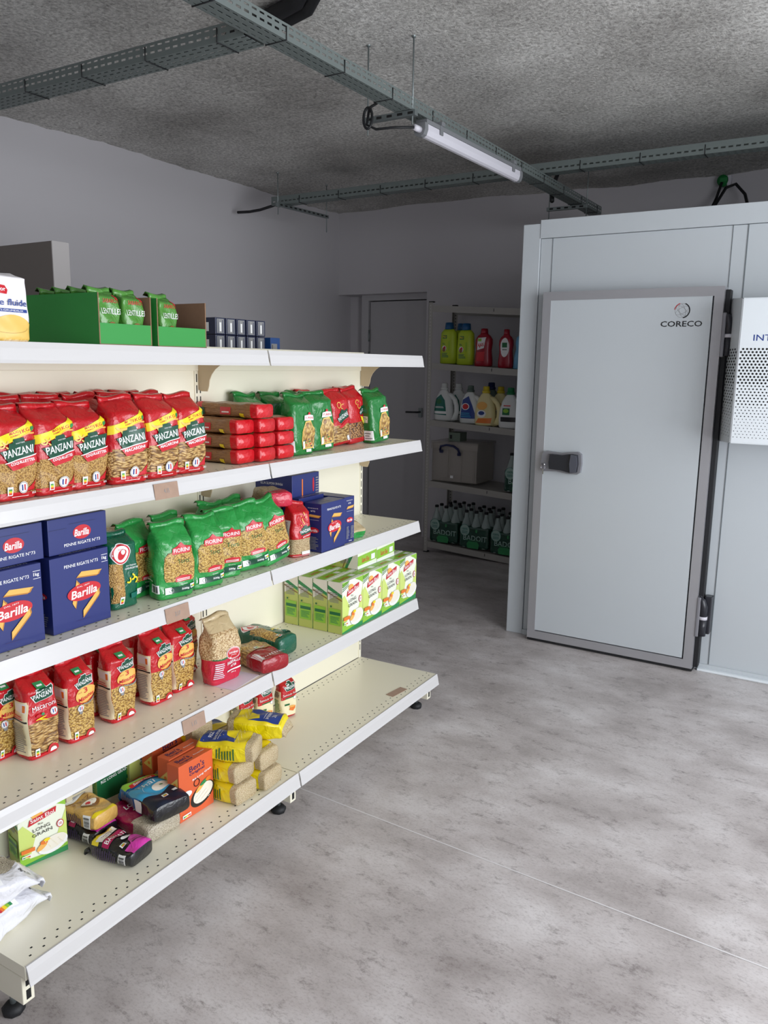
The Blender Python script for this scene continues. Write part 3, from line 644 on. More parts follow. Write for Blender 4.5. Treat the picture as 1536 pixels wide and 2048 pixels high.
def shelf(i, z, xs, nm='shelf', hole='hole', y_in=0):
    y0_, y1_ = -(i+1)*Wb+.002, -i*Wb-.002; mb = MB()
    mb.box((.005, y0_, z-.003), (xs, y1_, z), 'cream_metal'); mb.box((xs-.004, y0_, z-.034), (xs, y1_, z-.003), 'cream_metal'); mb.box((.005, y0_, z-.03), (xs-.004, y0_+.002, z-.003), 'cream_metal'); mb.box((.005, y1_-.002, z-.03), (xs-.004, y1_, z-.003), 'cream_metal'); mb.box((.005, y0_, z-.03), (.008, y1_, z-.003), 'cream_metal')
    n = 28
    for k in range(n):
        yy = y0_+.03+(y1_-y0_-.06)*k/(n-1)
        for xx, s_ in ((xs-.022, 0), (xs-.042, .5), (.03, 0), (.05, .5)):
            y2 = yy+s_*.034; mb.add([(xx-.0022, y2-.0028, z+.0003), (xx+.0022, y2-.0028, z+.0003), (xx+.0022, y2+.0028, z+.0003), (xx-.0022, y2+.0028, z+.0003)], [(0, 1, 2, 3)], hole)
    o = mb.build(nm, gd)
    rb = MB(); e0, e1 = y0_+.0015, y1_-.0015
    rb.prism([(xs-.001, z+.0015), (xs+.0035, z+.002), (xs+.008, z-.012), (xs+.0125, z-.037), (xs+.015, z-.044), (xs+.0115, z-.044), (xs+.005, z-.018), (xs-.001, z-.008)], 1, e0, e1, 'rail')
    rb.build('price_rail', o); return o
for i in range(2):
    for s_ in ('S1', 'S2', 'S3', 'S4'): shelf(i, SZ[s_], XS, hole='holegrey')
    shelf(i, SZ['B'], XB, 'base_shelf')
    for y in ((-.02, -Wb-.0) if i == 0 else (-2*Wb+.02,)):
        for s_ in ('S1', 'S2', 'S3', 'S4'):
            z = SZ[s_]-.004; P = [(.004, z), (.27, z), (.27, z-.018), (.22, z-.020)]
            for k in range(8): t = k/7; P.append((.18-.13*math.sin(t*PI/2), z-.022-.085*(1-math.cos(t*PI/2))))
            P += [(.043, z-.125), (.018, z-.125), (.004, z-.12)]
            mb = MB(); mb.prism(P, 1, y-.0015, y+.0015, 'tan_metal'); mb.tube([(.02, y-.003, z-.018), (.02, y-.0012, z-.018)], .004, 'hole', 8); mb.build('bracket', gd)
for i in range(3):
    y = -i*Wb+(-.03 if i == 0 else (.0 if i == 1 else .02)); xe = XB-.02
    mb = MB(); mb.box((.0, y-.015, .055), (xe, y+.015, .128), 'cream_metal', .002)
    mb.box((xe, y-.006, .098), (xe+.0006, y+.006, .120), 'hole'); mb.box((xe, y-.006, .064), (xe+.0006, y+.006, .088), 'hole'); o = mb.build('base_leg', gd)
    for xx in (xe-.062, .03):
        mb = MB(); mb.tube([(xx, y, .02), (xx, y, .06)], .007, 'galv', 10); mb.lathe([(.023, 0), (.026, .006), (.026, .014), (.019, .022), (.010, .024)], 'rubber', 8, Matrix.Translation((xx, y, 0))); mb.build('levelling_foot', o)
# far-side shelf carrying the small boxes
mb = MB(); mb.box((-.33, -2*Wb, 1.521), (-.031, -.002, 1.5235), 'cream_metal'); mb.box((-.335, -2*Wb, 1.48), (-.33, -.002, 1.5235), 'rail'); mb.build('rear_shelf', gd)
def ptag(shelf_, y, w_, h_, text, label, xs=XS):
    z = SZ[shelf_]; a = math.atan2(.006, .04); mb = MB(); bm = bmesh.new()
    mb.box((.0, -w_/2, -h_), (.0012, w_/2, 0), 'kraft'); Art().text(text, 0, -h_*.5, w_*.22, h_*.28, 'igr', bold=0).emit(mb, lambda p, q, o: (.0012+o, p, q))
    X, Y = gx(xs+.0088, y); o = mb.build('price_tag', None, (X, Y, z-.005), (0, -a, G0)); return tag(o, label, 'price tag')
ptag('S2', -1.455, .085, .042, '4.15', 'kraft paper price tag on the rail under the macaroni bags')
ptag('S3', -1.43, .088, .042, '2.17', 'kraft paper price tag on the rail below the green fusilli bags')
ptag('S4', -1.38, .09, .042, '1.15', 'kraft paper price tag on the rail above the orange rice boxes')
mb = MB(); mb.box((-.018, -.05, 0), (.018, .05, .001), 'kraft', mx=None); X, Y = gx(.345, -.265)
tag(mb.build('price_tag', None, (X, Y, SZ['B']+.0006), (0, 0, G0-.12)), 'loose kraft tag lying on the empty base shelf', 'price tag')
mb = MB(); mb.box((-.055, -.07, 0), (.055, .07, .0008), 'ipk'); X, Y = gx(.222, -1.125)
tag(mb.build('paper_sheet', None, (X, Y, SZ['S4']+.0006), (0, 0, G0+.1)), 'pale lilac paper sheet under the farfalle bag', 'paper')

# ================================================================== packs on the aisle shelving
def kd(name, cat, w, d, h, bands, front=None, side=None, fold=True, **k):
    me, fo = bagmesh(name, w, d, h, bands, front, side, flip=.018 if fold else None, **k)
    return Kind(name, me, d, w, h, cat, fo)
def badge(A, cx, cy, r, tri=True):
    A.ell(cx, cy, r, r, 'iw'); A.ring(cx, cy, r*.93, r*.1, 'igr')
    if tri: A.rect(cx-r*.42, cy-r*.5, cx-r*.14, cy+r*.5, 'ib').rect(cx+r*.14, cy-r*.5, cx+r*.42, cy+r*.5, 'ir')
    return A
def panzani_banner(A, cx, cy, w, rot=.14, outline=True):
    c, q = math.cos(rot), math.sin(rot)
    P = [(-.5, .12), (-.28, .14), (-.24, .28), (-.1, .28), (-.06, .36), (.2, .36), (.22, .24), (.5, .24), (.44, 0), (.42, -.16), (-.34, -.2)]
    def tr(s): return [(cx+(x*c-y*q)*w*s, cy+(x*q+y*c)*w*s) for x, y in P]
    if outline: A.poly(tr(1.08), 'iw')
    A.poly(tr(1), 'idg'); A.text('PANZANI', cx-.01*w, cy+.03*w, w*.84, w*.2, 'iw', rot=rot, bold=.012)
def panz1kg(name, pasta, word, seed):
    w, d, h = .114, .078, .214; A = Art()
    A.poly([(0, .02), (w, .02), (w, .05*h*5), (w*.8, .14*h), (w*.5, .075*h), (0, .07*h)], 'ir')
    A.poly([(0, .60*h), (0, .705*h), (.42*w, .765*h), (w, .905*h), (w, .80*h), (.45*w, .665*h)], 'iy')
    A.text('MAXI', .47*w, .755*h, .2*w, .03*h, 'ir', rot=.25); A.text('FORMAT', .49*w, .722*h, .2*w, .018*h, 'ir', rot=.25); A.text('1KG', .7*w, .775*h, .22*w, .04*h, 'ir', rot=.25, bold=.012)
    A.ell(.91*w, .80*h, .07*w, .02*h, 'igl', 8); A.ell(.86*w, .79*h, .03*w, .03*h, 'igl', 6)
    A.poly([(.55*w, .70*h), (.78*w, .755*h), (w, .745*h), (w, .73*h), (.78*w, .735*h)], 'iorl')
    if word == 'MACARONI':
        for (x, y, r_) in ((.22, .66, -.5), (.30, .63, -1.1), (.36, .665, .1)): A.ell(x*w, y*h, .11*w, .018*w*1.6, 'ip', 12, r_)
    else:
        for (x, y) in ((.16, .63), (.30, .62), (.24, .67)): A.ring(x*w, y*h, .07*w, .032*w, 'ip', 12, a0=3.4, a1=6.4)
    A.text('SEMOULIER', .56*w, .665*h, .3*w, .016*h, 'iw', rot=.14, bold=0); 
    panzani_banner(A, .53*w, .535*h, .82*w, outline=False); A.text('PASTIER', .58*w, .642*h, .2*w, .014*h, 'iw', rot=.14, bold=0)
    A.poly([(.22*w, .428*h), (.95*w, .50*h), (.94*w, .44*h), (.80*w, .385*h), (.36*w, .34*h)], 'ir'); A.poly([(.2*w, .432*h), (.97*w, .512*h), (.97*w, .50*h), (.2*w, .42*h)], 'iw')
    A.text(word, .59*w, .428*h, .56*w, .038*h, 'iw', rot=.14, bold=.025)
    A.nutri(.27*w, .115*h, .11*w, .10*h); badge(A, .56*w, .145*h, .125*w); A.text('1KG', .87*w, .065*h, .13*w, .025*h, 'iw')
    A.rect(.3*w, .045*h, .68*w, .05*h, 'iw')
    S = Art(); S.lines(.15*d, .12*h, .85*d, .4*h, 9, 'iorl'); S.barcode(.2*d, .45*h, .8*d, .53*h)
    return kd(name, 'pasta bag', w, d, h, [(.075, 'red'), (.43, pasta), (1, 'red')], A, S, seed=seed, sidebands=[(.06, 'red'), (.40, pasta), (1, 'red')])
coq = [panz1kg('coquillettes_bag', 'coquillette', 'COQUILLETTES', s) for s in (1, 2)]
mac = [panz1kg('macaroni_bag', 'macaroni', 'MACARONI', s) for s in (3, 4)]
# ---- second shelf, near bay
for i, (x, y, r, lb) in enumerate(((.262, -1.861, 3, 'red one-kilo elbow pasta bag, leftmost in the front row, cut by the photo edge'), (.262, -1.754, 5, 'red one-kilo elbow pasta bag, second from the left'), (.255, -1.655, 1, 'red one-kilo elbow pasta bag beside the long-tube macaroni bags'))):
    put(coq[i % 2], 'S2', x, y, lb, 'elbow pasta bags', rot=r).scale = (1, 1.0, .93)
for i, (x, y, r, lb) in enumerate(((.268, -1.543, -7, 'red one-kilo macaroni bag next to the elbow pasta bags'), (.262, -1.418, -2, 'middle red one-kilo macaroni bag of the three in front'), (.252, -1.303, -3, 'red one-kilo macaroni bag beside the spaghetti stack'))):
    put(mac[i % 2], 'S2', x, y, lb, 'macaroni bags', rot=r).scale = (1, 1, .985)
for i, (y, xf) in enumerate([(y, xf) for xf in (.172, .088) for y in (-1.80, -1.69, -1.575, -1.46, -1.345)]):
    K = (coq if y < -1.6 else mac)[i % 2]
    put(K, 'S2', xf+.003*(i % 3), y, 'red pasta bag standing behind the front row, only its top showing', 'red pasta bags in the rear rows', rot=(i*37 % 9)-4)
# ---- spaghetti packs
def lab_side(w, d, h):
    S = Art(); S.rect(.3*d, .38*h, .75*d, .62*h, 'ir').rect(.25*d, .84*h, .75*d, .9*h, 'idg'); return S
sp_front = Art().rect(.1*.08, .1, .06, .16, 'ir')
A = Art(); A.rect(.006, .10, .03, .14, 'ir')
spg = kd('spaghetti_pack', 'spaghetti pack', .082, .044, .252, [(.11, 'redb'), (.90, 'spaghetti'), (1, 'redb')], None, Art().rect(.008, .105, .032, .15, 'ir').rect(.014, .112, .018, .143, 'iw').rect(.002, .052, .014, .07, 'iy').rect(.006, .215, .028, .24, 'idg'), fold=False, gable=0, bulge=.02, seed=5, n=6, wob=.0016)
spg.name = 'spaghetti_pack'
def spl(xe, yc, k, lb, r=0): lay(spg, 'S2', xe, yc, lb, 'spaghetti packs', rot=r, dz=k*.0462)
for k, nm in enumerate(('bottom', 'middle', 'top')):
    spl(.236, -1.055, k, nm+' spaghetti pack of the stack nearest the macaroni bags', -1)
    spl(.25, -.965, k, nm+' spaghetti pack of the three under the topmost pack, middle stack', 1)
    spl(.25, -.868, k, nm+' spaghetti pack of the stack nearest the green bags', -2)
spl(.262, -.99, 3, 'topmost spaghetti pack lying alone on the middle stack')
# ---- green bags, second shelf
def turini(name, seed, w=.115, d=.068, h=.197, pasta='penne'):
    A = Art(); A.poly([(.38*w, .10*h), (.9*w, .11*h), (.97*w, .2*h), (.97*w, .42*h), (.80*w, .50*h), (.74*w, .60*h), (.52*w, .58*h), (.46*w, .48*h), (.36*w, .40*h), (.33*w, .2*h)], 'ip')
    A.poly([(.40*w, .12*h), (.88*w, .13*h), (.94*w, .2*h), (.94*w, .40*h), (.79*w, .48*h), (.72*w, .57*h), (.54*w, .56*h), (.48*w, .47*h), (.39*w, .39*h), (.36*w, .2*h)], pasta)
    for k in range(9): A.ell((.45+.05*k % .4)*w, (.15+.02*(k*5 % 7))*h, .03*w, .012*h, ('ir', 'ipurple', 'igl')[k % 3], 6)
    A.ell(.66*w, .70*h, .05*w, .045*h, 'ir', 10); A.poly([(.46*w, .60*h), (.85*w, .60*h), (.83*w, .685*h), (.66*w, .70*h), (.48*w, .685*h)], 'iw'); A.text('TURINI', .655*w, .643*h, .32*w, .04*h, 'ir')
    A.rect(.55*w, .05*h, .80*w, .10*h, 'iw').rect(.36*w, .12*h, .47*w, .24*h, 'iw')
    S = Art().rect(.08*d, .42*h, .7*d, .55*h, 'iw').lines(.1*d, .43*h, .65*d, .54*h, 4, 'igl').rect(.35*d, .06*h, .95*d, .26*h, 'iw').lines(.4*d, .09*h, .9*d, .24*h, 3, 'igr')
    return kd(name, 'pasta bag', w, d, h, [(1, 'tgreen')], A, S, seed=seed, gable=.12, ridge=.95)
tu = [turini('green_penne_bag', s) for s in (11, 12)]; tu[0].name = tu[1].name = 'green_pasta_bag'
put(tu[0], 'S2', .235, -.745, 'green pasta bag beside the spaghetti stack', 'green tricolour pasta bags', rot=-4)
put(tu[1], 'S2', .215, -.60, 'second green pasta bag from the spaghetti stack, leaning back', 'green tricolour pasta bags', rot=-14, lean=4)
put(tu[0], 'S2', .225, -.205, 'green pasta bag standing alone at the far end of the second shelf', 'green tricolour pasta bags', rot=-8, lean=6)
for i, (x, y) in enumerate(((.09, -.83), (.10, -.70), (.12, -.575))): put(tu[i % 2], 'S2', x, y, 'green pasta bag in the rear row behind the spaghetti and green bags', 'green pasta bags in the rear row', rot=i*4-3)
A = Art(); w, d, h = .105, .062, .2; panzani_banner(A, .60*w, .52*h, .72*w, .3, False); A.poly([(.30*w, .36*h), (.9*w, .47*h), (.88*w, .41*h), (.4*w, .32*h)], 'ir'); A.ring(.42*w, .76*h, .12*w, .03*w, 'iorl', 14); A.ring(.62*w, .72*h, .1*w, .03*w, 'iorl', 14, a0=1, a1=5); A.ell(.82*w, .1*h, .09*w, .05*h, 'iw'); A.ring(.82*w, .12*h, .09*w, .01*w, 'igr')
ptag_ = kd('tagliatelle_bag', 'pasta bag', w, d, h, [(.05, 'red'), (.38, 'macaroni'), (1, 'red')], A, seed=14)
put(ptag_, 'S2', .165, -.40, 'red pasta bag leaning between the green bags, with pale ribbon pasta', None, rot=-8, lean=7)
A = Art(); panzani_banner(A, .80*w, .62*h, .5*w, .5, False); A.ring(.5*w, .8*h, .1*w, .03*w, 'iorl', 14, a0=0, a1=4.5); A.ring(.6*w, .72*h, .1*w, .03*w, 'iorl', 14, a0=2, a1=6); A.poly([(.62*w, .52*h), (.78*w, .50*h), (.98*w, .25*h), (.98*w, .38*h)], 'iy'); A.nutri(.88*w, .14*h, .1*w, .08*h)
prng = kd('pasta_ring_bag', 'pasta bag', w, d, h+.006, [(.10, 'red'), (.40, 'brownpasta'), (1, 'red')], A, seed=15)
put(prng, 'S2', .17, -.295, 'red bag of wholegrain rings beside the last green bag', None, rot=-6, lean=5)
put(ptag_, 'S2', .075, -.47, 'red pasta bag in the rear row peeking over the green bags', None, rot=5)
put(prng, 'S2', .08, -.22, 'red pasta bag in the rear row by the far upright', None, rot=-5)

# ---- third shelf: blue cartons
def penne(A, cx, cy, L, t, rot, m='ipen'):
    c, q = math.cos(rot), math.sin(rot)
    def T(x, y): return (cx+x*c-y*q, cy+x*q+y*c)
    A.poly([T(-L/2, -t/2), T(L/2-t*.7, -t/2), T(L/2+t*.3, t/2), T(-L/2+t, t/2)], m); A.poly([T(-L/2, -t/2), T(L/2-t*.7, -t/2), T(L/2-t*.5, -t*.3), T(-L/2+t*.2, -t*.3)], 'ipend'); A.poly([T(L/2-t*.6, -t/2*.8), T(L/2-t*.25, -t/2*.6), T(L/2+t*.15, t/2*.8), T(L/2-t*.2, t*.3)], 'ipend')
def logo(A, cx, cy, rx, ry, rot, small=True):
    A.ell(cx, cy, rx, ry, 'ir', 28, rot); A.text('Barilla', cx+.02*rx, cy-.08*ry, rx*1.55, ry*.95, 'iw', rot=rot, bold=.02, shear=.2)
    if small: A.text('DAL 1877', cx-.05*rx, cy+.68*ry, rx*.75, ry*.16, 'iw', rot=rot, bold=0)
def barfront(w, h, kg=True):
    A = Art(); A.text('PENNE RIGATE N°73', .52*w, .86*h, .58*w, .045*h, 'iw', bold=.005)
    if kg: A.text('1kg', .92*w, .86*h, .085*w, .055*h, 'iw'); A.rect(.87*w, .905*h, w*.98, .911*h, 'iw').rect(.87*w, .81*h, w*.98, .816*h, 'iw')
    penne(A, .63*w, .70*h, .42*w, .08*h, -.10); penne(A, .40*w, .45*h, .36*h, .07*h, 1.30); logo(A, .54*w, .48*h, .29*w, .115*h, .06); penne(A, .64*w, .29*h, .46*w, .075*h, .74)
    A.rect(.4*w, .10*h, .62*w, .103*h, 'ipurple'); return A
w, d, h = .173, .088, .188
At = Art().text('PENNE RIGATE N°73', .56*w, .22*d, .62*w, .09*d, 'iw', bold=.005); At.ell(.56*w, .52*d, .155*w, .2*d, 'ir', 24).text('Barilla', .56*w, .51*d, .25*w, .2*d, 'iw', bold=.02, shear=.2); At.rect(0, .69*d, .3*w, .70*d, 'inv').rect(.35*w, .79*d, .8*w, .80*d, 'inv')
As = Art().lines(.15*d, .1*h, .85*d, .4*h, 10, 'igr'); logo(As, .5*d, .5*h, .35*d, .05*h, 0, False)
bar = Kind('penne_carton', boxpack('penne_carton', w, d, h, 'barilla', barfront(w, h), As, At), d, w, h, 'pasta carton')
def layend(K, shelf_, xe, yc, label, group=None, rot=0, dz=0):
    o = bpy.data.objects.new(K.name, K.me); C.objects.link(o); X, Y = gx(xe-K.h*math.cos(math.radians(rot)), yc-K.h*math.sin(math.radians(rot)))
    o.location = (X, Y, SZ[shelf_]+dz+K.d/2+.0012); o.rotation_euler = (0, PI/2, math.radians(rot)+G0); return tag(o, label, K.cat, group)
put(bar, 'S3', .243, -1.893, 'large blue penne carton standing at the photo\'s left edge', 'blue penne cartons', rot=-1)
put(bar, 'S3', .242, -1.695, 'large blue penne carton standing beside the dark green elbow pasta bag', 'blue penne cartons', rot=0)
layend(bar, 'S3', .225, -1.87, 'blue penne carton lying on the leftmost standing carton', 'blue penne cartons', rot=-1, dz=.191)
layend(bar, 'S3', .226, -1.682, 'blue penne carton lying on the carton beside the green bag', 'blue penne cartons', rot=0, dz=.191)
for y in (-1.885, -1.69): put(bar, 'S3', .146, y, 'blue penne carton standing hidden behind the front cartons', 'blue penne cartons at the back')
w, d, h = .152, .072, .174
At = Art().text('Barilla', .5*w, .5*d, .25*w, .2*d, 'igr')
As = Art().text('PENNE RIGATE', .5*d, .90*h, .6*d, .02*h, 'iw', bold=0).text('N°73', .5*d, .84*h, .25*d, .035*h, 'iw'); penne(As, .55*d, .74*h, .75*d, .055*h, -.05); As.rect(.2*d, .66*h, .85*d, .664*h, 'iw'); logo(As, .5*d, .45*h, .36*d, .06*h, 0, False); As.lines(.2*d, .06*h, .85*d, .33*h, 9, 'igr')
bsm = Kind('penne_box', boxpack('penne_box', w, d, h, 'barilla', barfront(w, h, False), As, At), d, w, h, 'pasta carton')
put(bsm, 'S3', .284, -.642, 'small blue penne box standing at the shelf front with its logo showing', None, rot=1, name='penne_carton')
# narrow-side-out box
wb, db = .064, .15
Fn = Art().text('PENNE RIGATE', .5*wb, .92*h, .6*wb, .02*h, 'iw', bold=0).text('N°73', .5*wb, .86*h, .25*wb, .035*h, 'iw'); penne(Fn, .55*wb, .77*h, .75*wb, .055*h, .05); Fn.rect(.2*wb, .69*h, .85*wb, .694*h, 'iw'); logo(Fn, .5*wb, .50*h, .33*wb, .055*h, 0, False); Fn.lines(.15*wb, .1*h, .45*wb, .38*h, 9, 'igr').lines(.55*wb, .1*h, .9*wb, .38*h, 9, 'igr').text('500g', .5*wb, .05*h, .3*wb, .025*h, 'iw')
bnr = Kind('penne_carton', boxpack('penne_carton_side', wb, db, h, 'barilla', Fn), db, wb, h, 'pasta carton')
put(bnr, 'S3', .274, -.522, 'blue penne box standing narrow side out, last in the row', None, rot=-1)
As2 = Art().text('PIPE RIGATE', .5*d, .92*h, .6*d, .02*h, 'iw', bold=0).text('N°91', .5*d, .86*h, .25*d, .035*h, 'iw'); As2.ring(.5*d, .74*h, .15*d, .07*d, 'iy', 14); logo(As2, .5*d, .45*h, .36*d, .06*h, 0, False)
bpi = Kind('pipe_rigate_carton', boxpack('pipe_rigate_carton', w, d, h+.012, 'barilla', barfront(w, h, False), As2, Art().text('PIPE RIGATE N°91', .55*w, .25*d, .6*w, .13*d, 'iw', bold=0)), d, w, h, 'pasta carton')
put(bpi, 'S3', .198, -.655, 'blue short-tube pasta box standing behind the front penne box')
for y in (-.70, ): 
    put(bsm, 'S3', .115, y, 'blue pasta box standing at the back under the flat carton', None, name='pasta_carton')
wl, dl2, hl = .165, .165, .088
Fl = Art().ell(.78*wl, .5*hl, .03*wl, .3*hl, 'ir').rect(.35*wl, .1*hl, .39*wl, .8*hl, 'io').lines(.86*wl, .1*hl, .98*wl, .85*hl, 7, 'igr')
Sl = Art().text('PENNE RIGATE N°73', .45*dl2, .62*hl, .6*dl2, .1*hl, 'iw', rot=PI, bold=0).ell(.42*dl2, .34*hl, .12*dl2, .14*hl, 'ir').text('Barilla', .42*dl2, .34*hl, .18*dl2, .13*hl, 'iw', rot=PI)
bbg = Kind('penne_carton', boxpack('penne_carton_flat', wl, dl2, hl, 'barilla', Fl, Sl, Art().ell(.5*wl, .5*dl2, .2*wl, .1*dl2, 'inv')), dl2, wl, hl, 'pasta carton')
put(bbg, 'S3', .165, -.645, 'large blue carton lying flat and upside down on top at the back', None, dz=.176)
# ---- third shelf: dark green elbow pasta bag
def auchan(name, seed, pasta, word, w=.09, d=.062, h=.194):
    A = Art(); A.poly([(.0, .10*h), (.40*w, .10*h), (.40*w, .66*h), (.0, .66*h)], pasta)
    A.ell(.36*w, .78*h, .34*w, .145*h, 'iw', 26).ring(.36*w, .78*h, .32*w, .045*w, 'ir', 26, ry=.135*h); A.ell(.38*w, .77*h, .2*w, .06*h, 'ir', 14, .5); A.ell(.44*w, .80*h, .08*w, .035*h, 'iw', 10)
    A.text('Auchan', .36*w, .845*h, .2*w, .018*h, 'ir', bold=0); A.text('Les charnues', .70*w, .60*h, .36*w, .025*h, 'iw', bold=0); A.text(word, .70*w, .555*h, .46*w, .028*h, 'iw')
    for (x, y) in ((.55, .40), (.70, .43), (.80, .38)): A.ring(x*w, y*h, .1*w, .05*w, 'iy', 12, a0=1.5+x*4, a1=4.9+x*4)
    A.nutri(.30*w, .13*h, .14*w, .11*h); A.rect(.62*w, .13*h, .98*w, .20*h, 'iteal')
    return kd(name, 'pasta bag', w, d, h, [(1, 'agreen')], A, Art().lines(.2*d, .15*h, .8*d, .6*h, 10, 'iteal'), seed=seed, gable=.1, ridge=.92, backm=None)
au = auchan('elbow_pasta_bag', 21, 'coquillette', 'COQUILLETTES'); au2 = auchan('torti_bag', 22, 'torti', 'TORTI', .095, .07, .215); au.name = 'green_pasta_bag'; au2.name = 'green_pasta_bag'
put(au, 'S3', .215, -1.53, 'dark green elbow pasta bag with a red bird emblem beside the blue cartons', None, rot=-2)
# ---- bright green fusilli bags
def fiorini(name, seed, w=.118, d=.07, h=.202):
    A = Art(); A.poly([(.20*w, .25*h), (.92*w, .23*h), (.99*w, .3*h), (.99*w, .66*h), (.9*w, .69*h), (.24*w, .66*h), (.14*w, .60*h), (.14*w, .32*h)], 'torti')
    A.poly([(.34*w, .63*h), (.90*w, .63*h), (.93*w, .72*h), (.72*w, .74*h), (.64*w, .785*h), (.54*w, .74*h), (.36*w, .715*h)], 'ir'); A.text('FIORINI', .63*w, .68*h, .48*w, .055*h, 'iw', bold=.01); A.text('Torti', .66*w, .52*h, .34*w, .065*h, 'ig', bold=0)
    A.poly([(.42*w, .24*h), (.86*w, .235*h), (.88*w, .30*h), (.62*w, .325*h), (.42*w, .30*h)], 'ir'); A.lines(.46*w, .25*h, .82*w, .29*h, 2, 'iw', ragged=False); A.text('Qualita', .64*w, .20*h, .2*w, .018*h, 'iw', bold=0)
    A.poly([(.22*w, .075*h), (w, .10*h), (w, .185*h), (.22*w, .165*h)], 'idg'); A.rect(.18*w, .08*h, .34*w, .17*h, 'iw'); A.ring(.33*w, .125*h, .06*w, .015*w, 'igr'); A.text('500g', .66*w, .13*h, .2*w, .035*h, 'iw'); A.nutri(.90*w, .145*h, .18*w, .06*h, horiz=True)
    S = Art().barcode(.4*d, .10*h, .98*d, .22*h).lines(.1*d, .38*h, .8*d, .6*h, 8, 'igl').text('500g', .4*d, .28*h, .5*d, .03*h, 'iw')
    return kd(name, 'pasta bag', w, d, h, [(1, 'green')], A, S, seed=seed, gable=.2, ridge=.95, bulge=.08, tilt=-.15, wob=.003)
fi = [fiorini('fusilli_bag', s) for s in (31, 32, 33)]
for k in fi: k.name = 'fusilli_bag'
put(fi[0], 'S3', .262, -1.388, 'bright green fusilli bag standing furthest forward, nearest the dark green bag', None, rot=-13)
put(fi[1], 'S3', .262, -1.258, 'bright green fusilli bag second in the front row', None, rot=-11)
put(fi[2], 'S3', .235, -1.152, 'bright green fusilli bag wedged third, half covered by its neighbours', None, rot=-18)
put(fi[0], 'S3', .248, -1.035, 'bright green fusilli bag leaning left, window partly hidden', None, rot=-22, lean=7)
put(fi[1], 'S3', .268, -.93, 'bright green fusilli bag leaning furthest left, beside the red alphabet bag', None, rot=-10, lean=13)
put(fi[2], 'S3', .175, -1.43, 'bright green fusilli bag standing behind the dark green elbow pasta bag', None, rot=5)
put(fi[1], 'S3', .15, -1.10, 'bright green fusilli bag in the rear row, top folded over', 'green bags behind the fusilli row', rot=-5, dz=.0, lean=-4)
put(fi[0], 'S3', .145, -.965, 'bright green fusilli bag in the rear row, top folded over', 'green bags behind the fusilli row', rot=3, dz=.0, lean=4)
put(fi[0], 'S3', .165, -1.29, 'bright green fusilli bag hidden in the second row', 'green bags behind the fusilli row', rot=3)
# flat packs on the rear stack
M['beige'] = film('film_beige', 'cdb49a'); M['clearf'] = film('film_clear', 'c9b58e')
for y in (-1.52, -1.42): 
    for k in range(2): lay(au, 'S3', .098 if 0 else .085+.0, y if 0 else y, 'green pasta bag lying flat in the rear stack', 'flat bags in the rear stack', rot=0, dz=k*.066, face='x') if 0 else None
bg = kd('organic_pasta_pack', 'pasta bag', .10, .055, .235, [(.1, 'beige'), (.2, 'beige'), (.7, 'brownpasta'), (1, 'beige')], Art().rect(.02, .03, .05, .06, 'iw'), Art().barcode(.01, .05, .045, .09), seed=41, gable=.08)
bsk = kd('penne_bag', 'pasta bag', .10, .06, .20, [(.12, 'dgreen'), (1, 'penne')], Art().ell(.05, .04, .03, .02, 'idg'), seed=42, gable=.12)
bsk.name = 'clear_pasta_bag'; bg.name = 'paper_pasta_bag'
lay(bsk, 'S3', .078, -1.56, 'clear pasta bag lying at the back', 'clear bags of pasta at the back', rot=-90, dz=0)
lay(bsk, 'S3', .078, -1.56, 'clear pasta bag lying at the back', 'clear bags of pasta at the back', rot=-90, dz=.064)
lay(bsk, 'S3', .078, -1.575, 'clear pasta bag on top of the rear pile, above the dark green bag', None, rot=-88, dz=.128)
lay(bg, 'S3', .07, -1.345, 'beige bag of organic pasta lying at the bottom of the rear pile', None, rot=-90, dz=0)
lay(bsk, 'S3', .072, -1.345, 'clear pasta bag in the middle of the rear pile', None, rot=-90, dz=.06)
lay(bg, 'S3', .09, -1.34, 'beige bag of organic pasta lying on top behind the green fusilli bags', None, rot=-86, dz=.126)
# alphabet bags
w, d, h = .08, .06, .178
A = Art(); panzani_banner(A, .66*w, .50*h, .66*w, .2, False); A.poly([(.44*w, .38*h), (.95*w, .46*h), (.93*w, .41*h), (.5*w, .35*h)], 'ir'); A.text('ALPHABET', .7*w, .405*h, .4*w, .026*h, 'iw', rot=.2)
for k in range(9): A.ell((.45+.07*(k % 3)+.1*(k % 2))*w, (.62+.03*k)*h, .035*w, .014*h, 'iorl', 8, k)
A.rect(.45*w, .05*h, .88*w, .11*h, 'iw'); A.rect(.05*w, .03*h, .95*w, .035*h, 'iw')
S = Art().rect(.12*d, .2*h, .75*d, .72*h, 'iw').lines(.17*d, .22*h, .7*d, .70*h, 16, 'igr')
alp = kd('alphabet_pasta_bag', 'pasta bag', w, d, h, [(.06, 'red'), (.36, 'alphabet'), (1, 'red')], A, S, seed=51, gable=.14)
put(alp, 'S3', .262, -.80, 'red alphabet pasta bag standing beside the blue penne box', None, rot=-18)
put(alp, 'S3', .185, -.86, 'red alphabet pasta bag behind the leaning green bag', None, rot=-15)
put(alp, 'S3', .09, -.86, 'red pasta bag at the back, under the pale fine pasta pack', None, rot=0)
vpk = kd('vermicelli_pack', 'pasta bag', .085, .05, .17, [(.3, 'pinkred'), (1, 'alphabet')], seed=52, gable=.1)
lay(vpk, 'S3', .235, -.88, 'red and clear pasta bag lying on the alphabet bags', None, rot=-30, dz=.182)
cl_ = kd('torn_pasta_bag', 'pasta bag', .085, .07, .062, [(.4, 'green'), (1, 'clearf')], seed=53, gable=.5, wob=.005, fold=False); cl_.name = 'crumpled_bag'
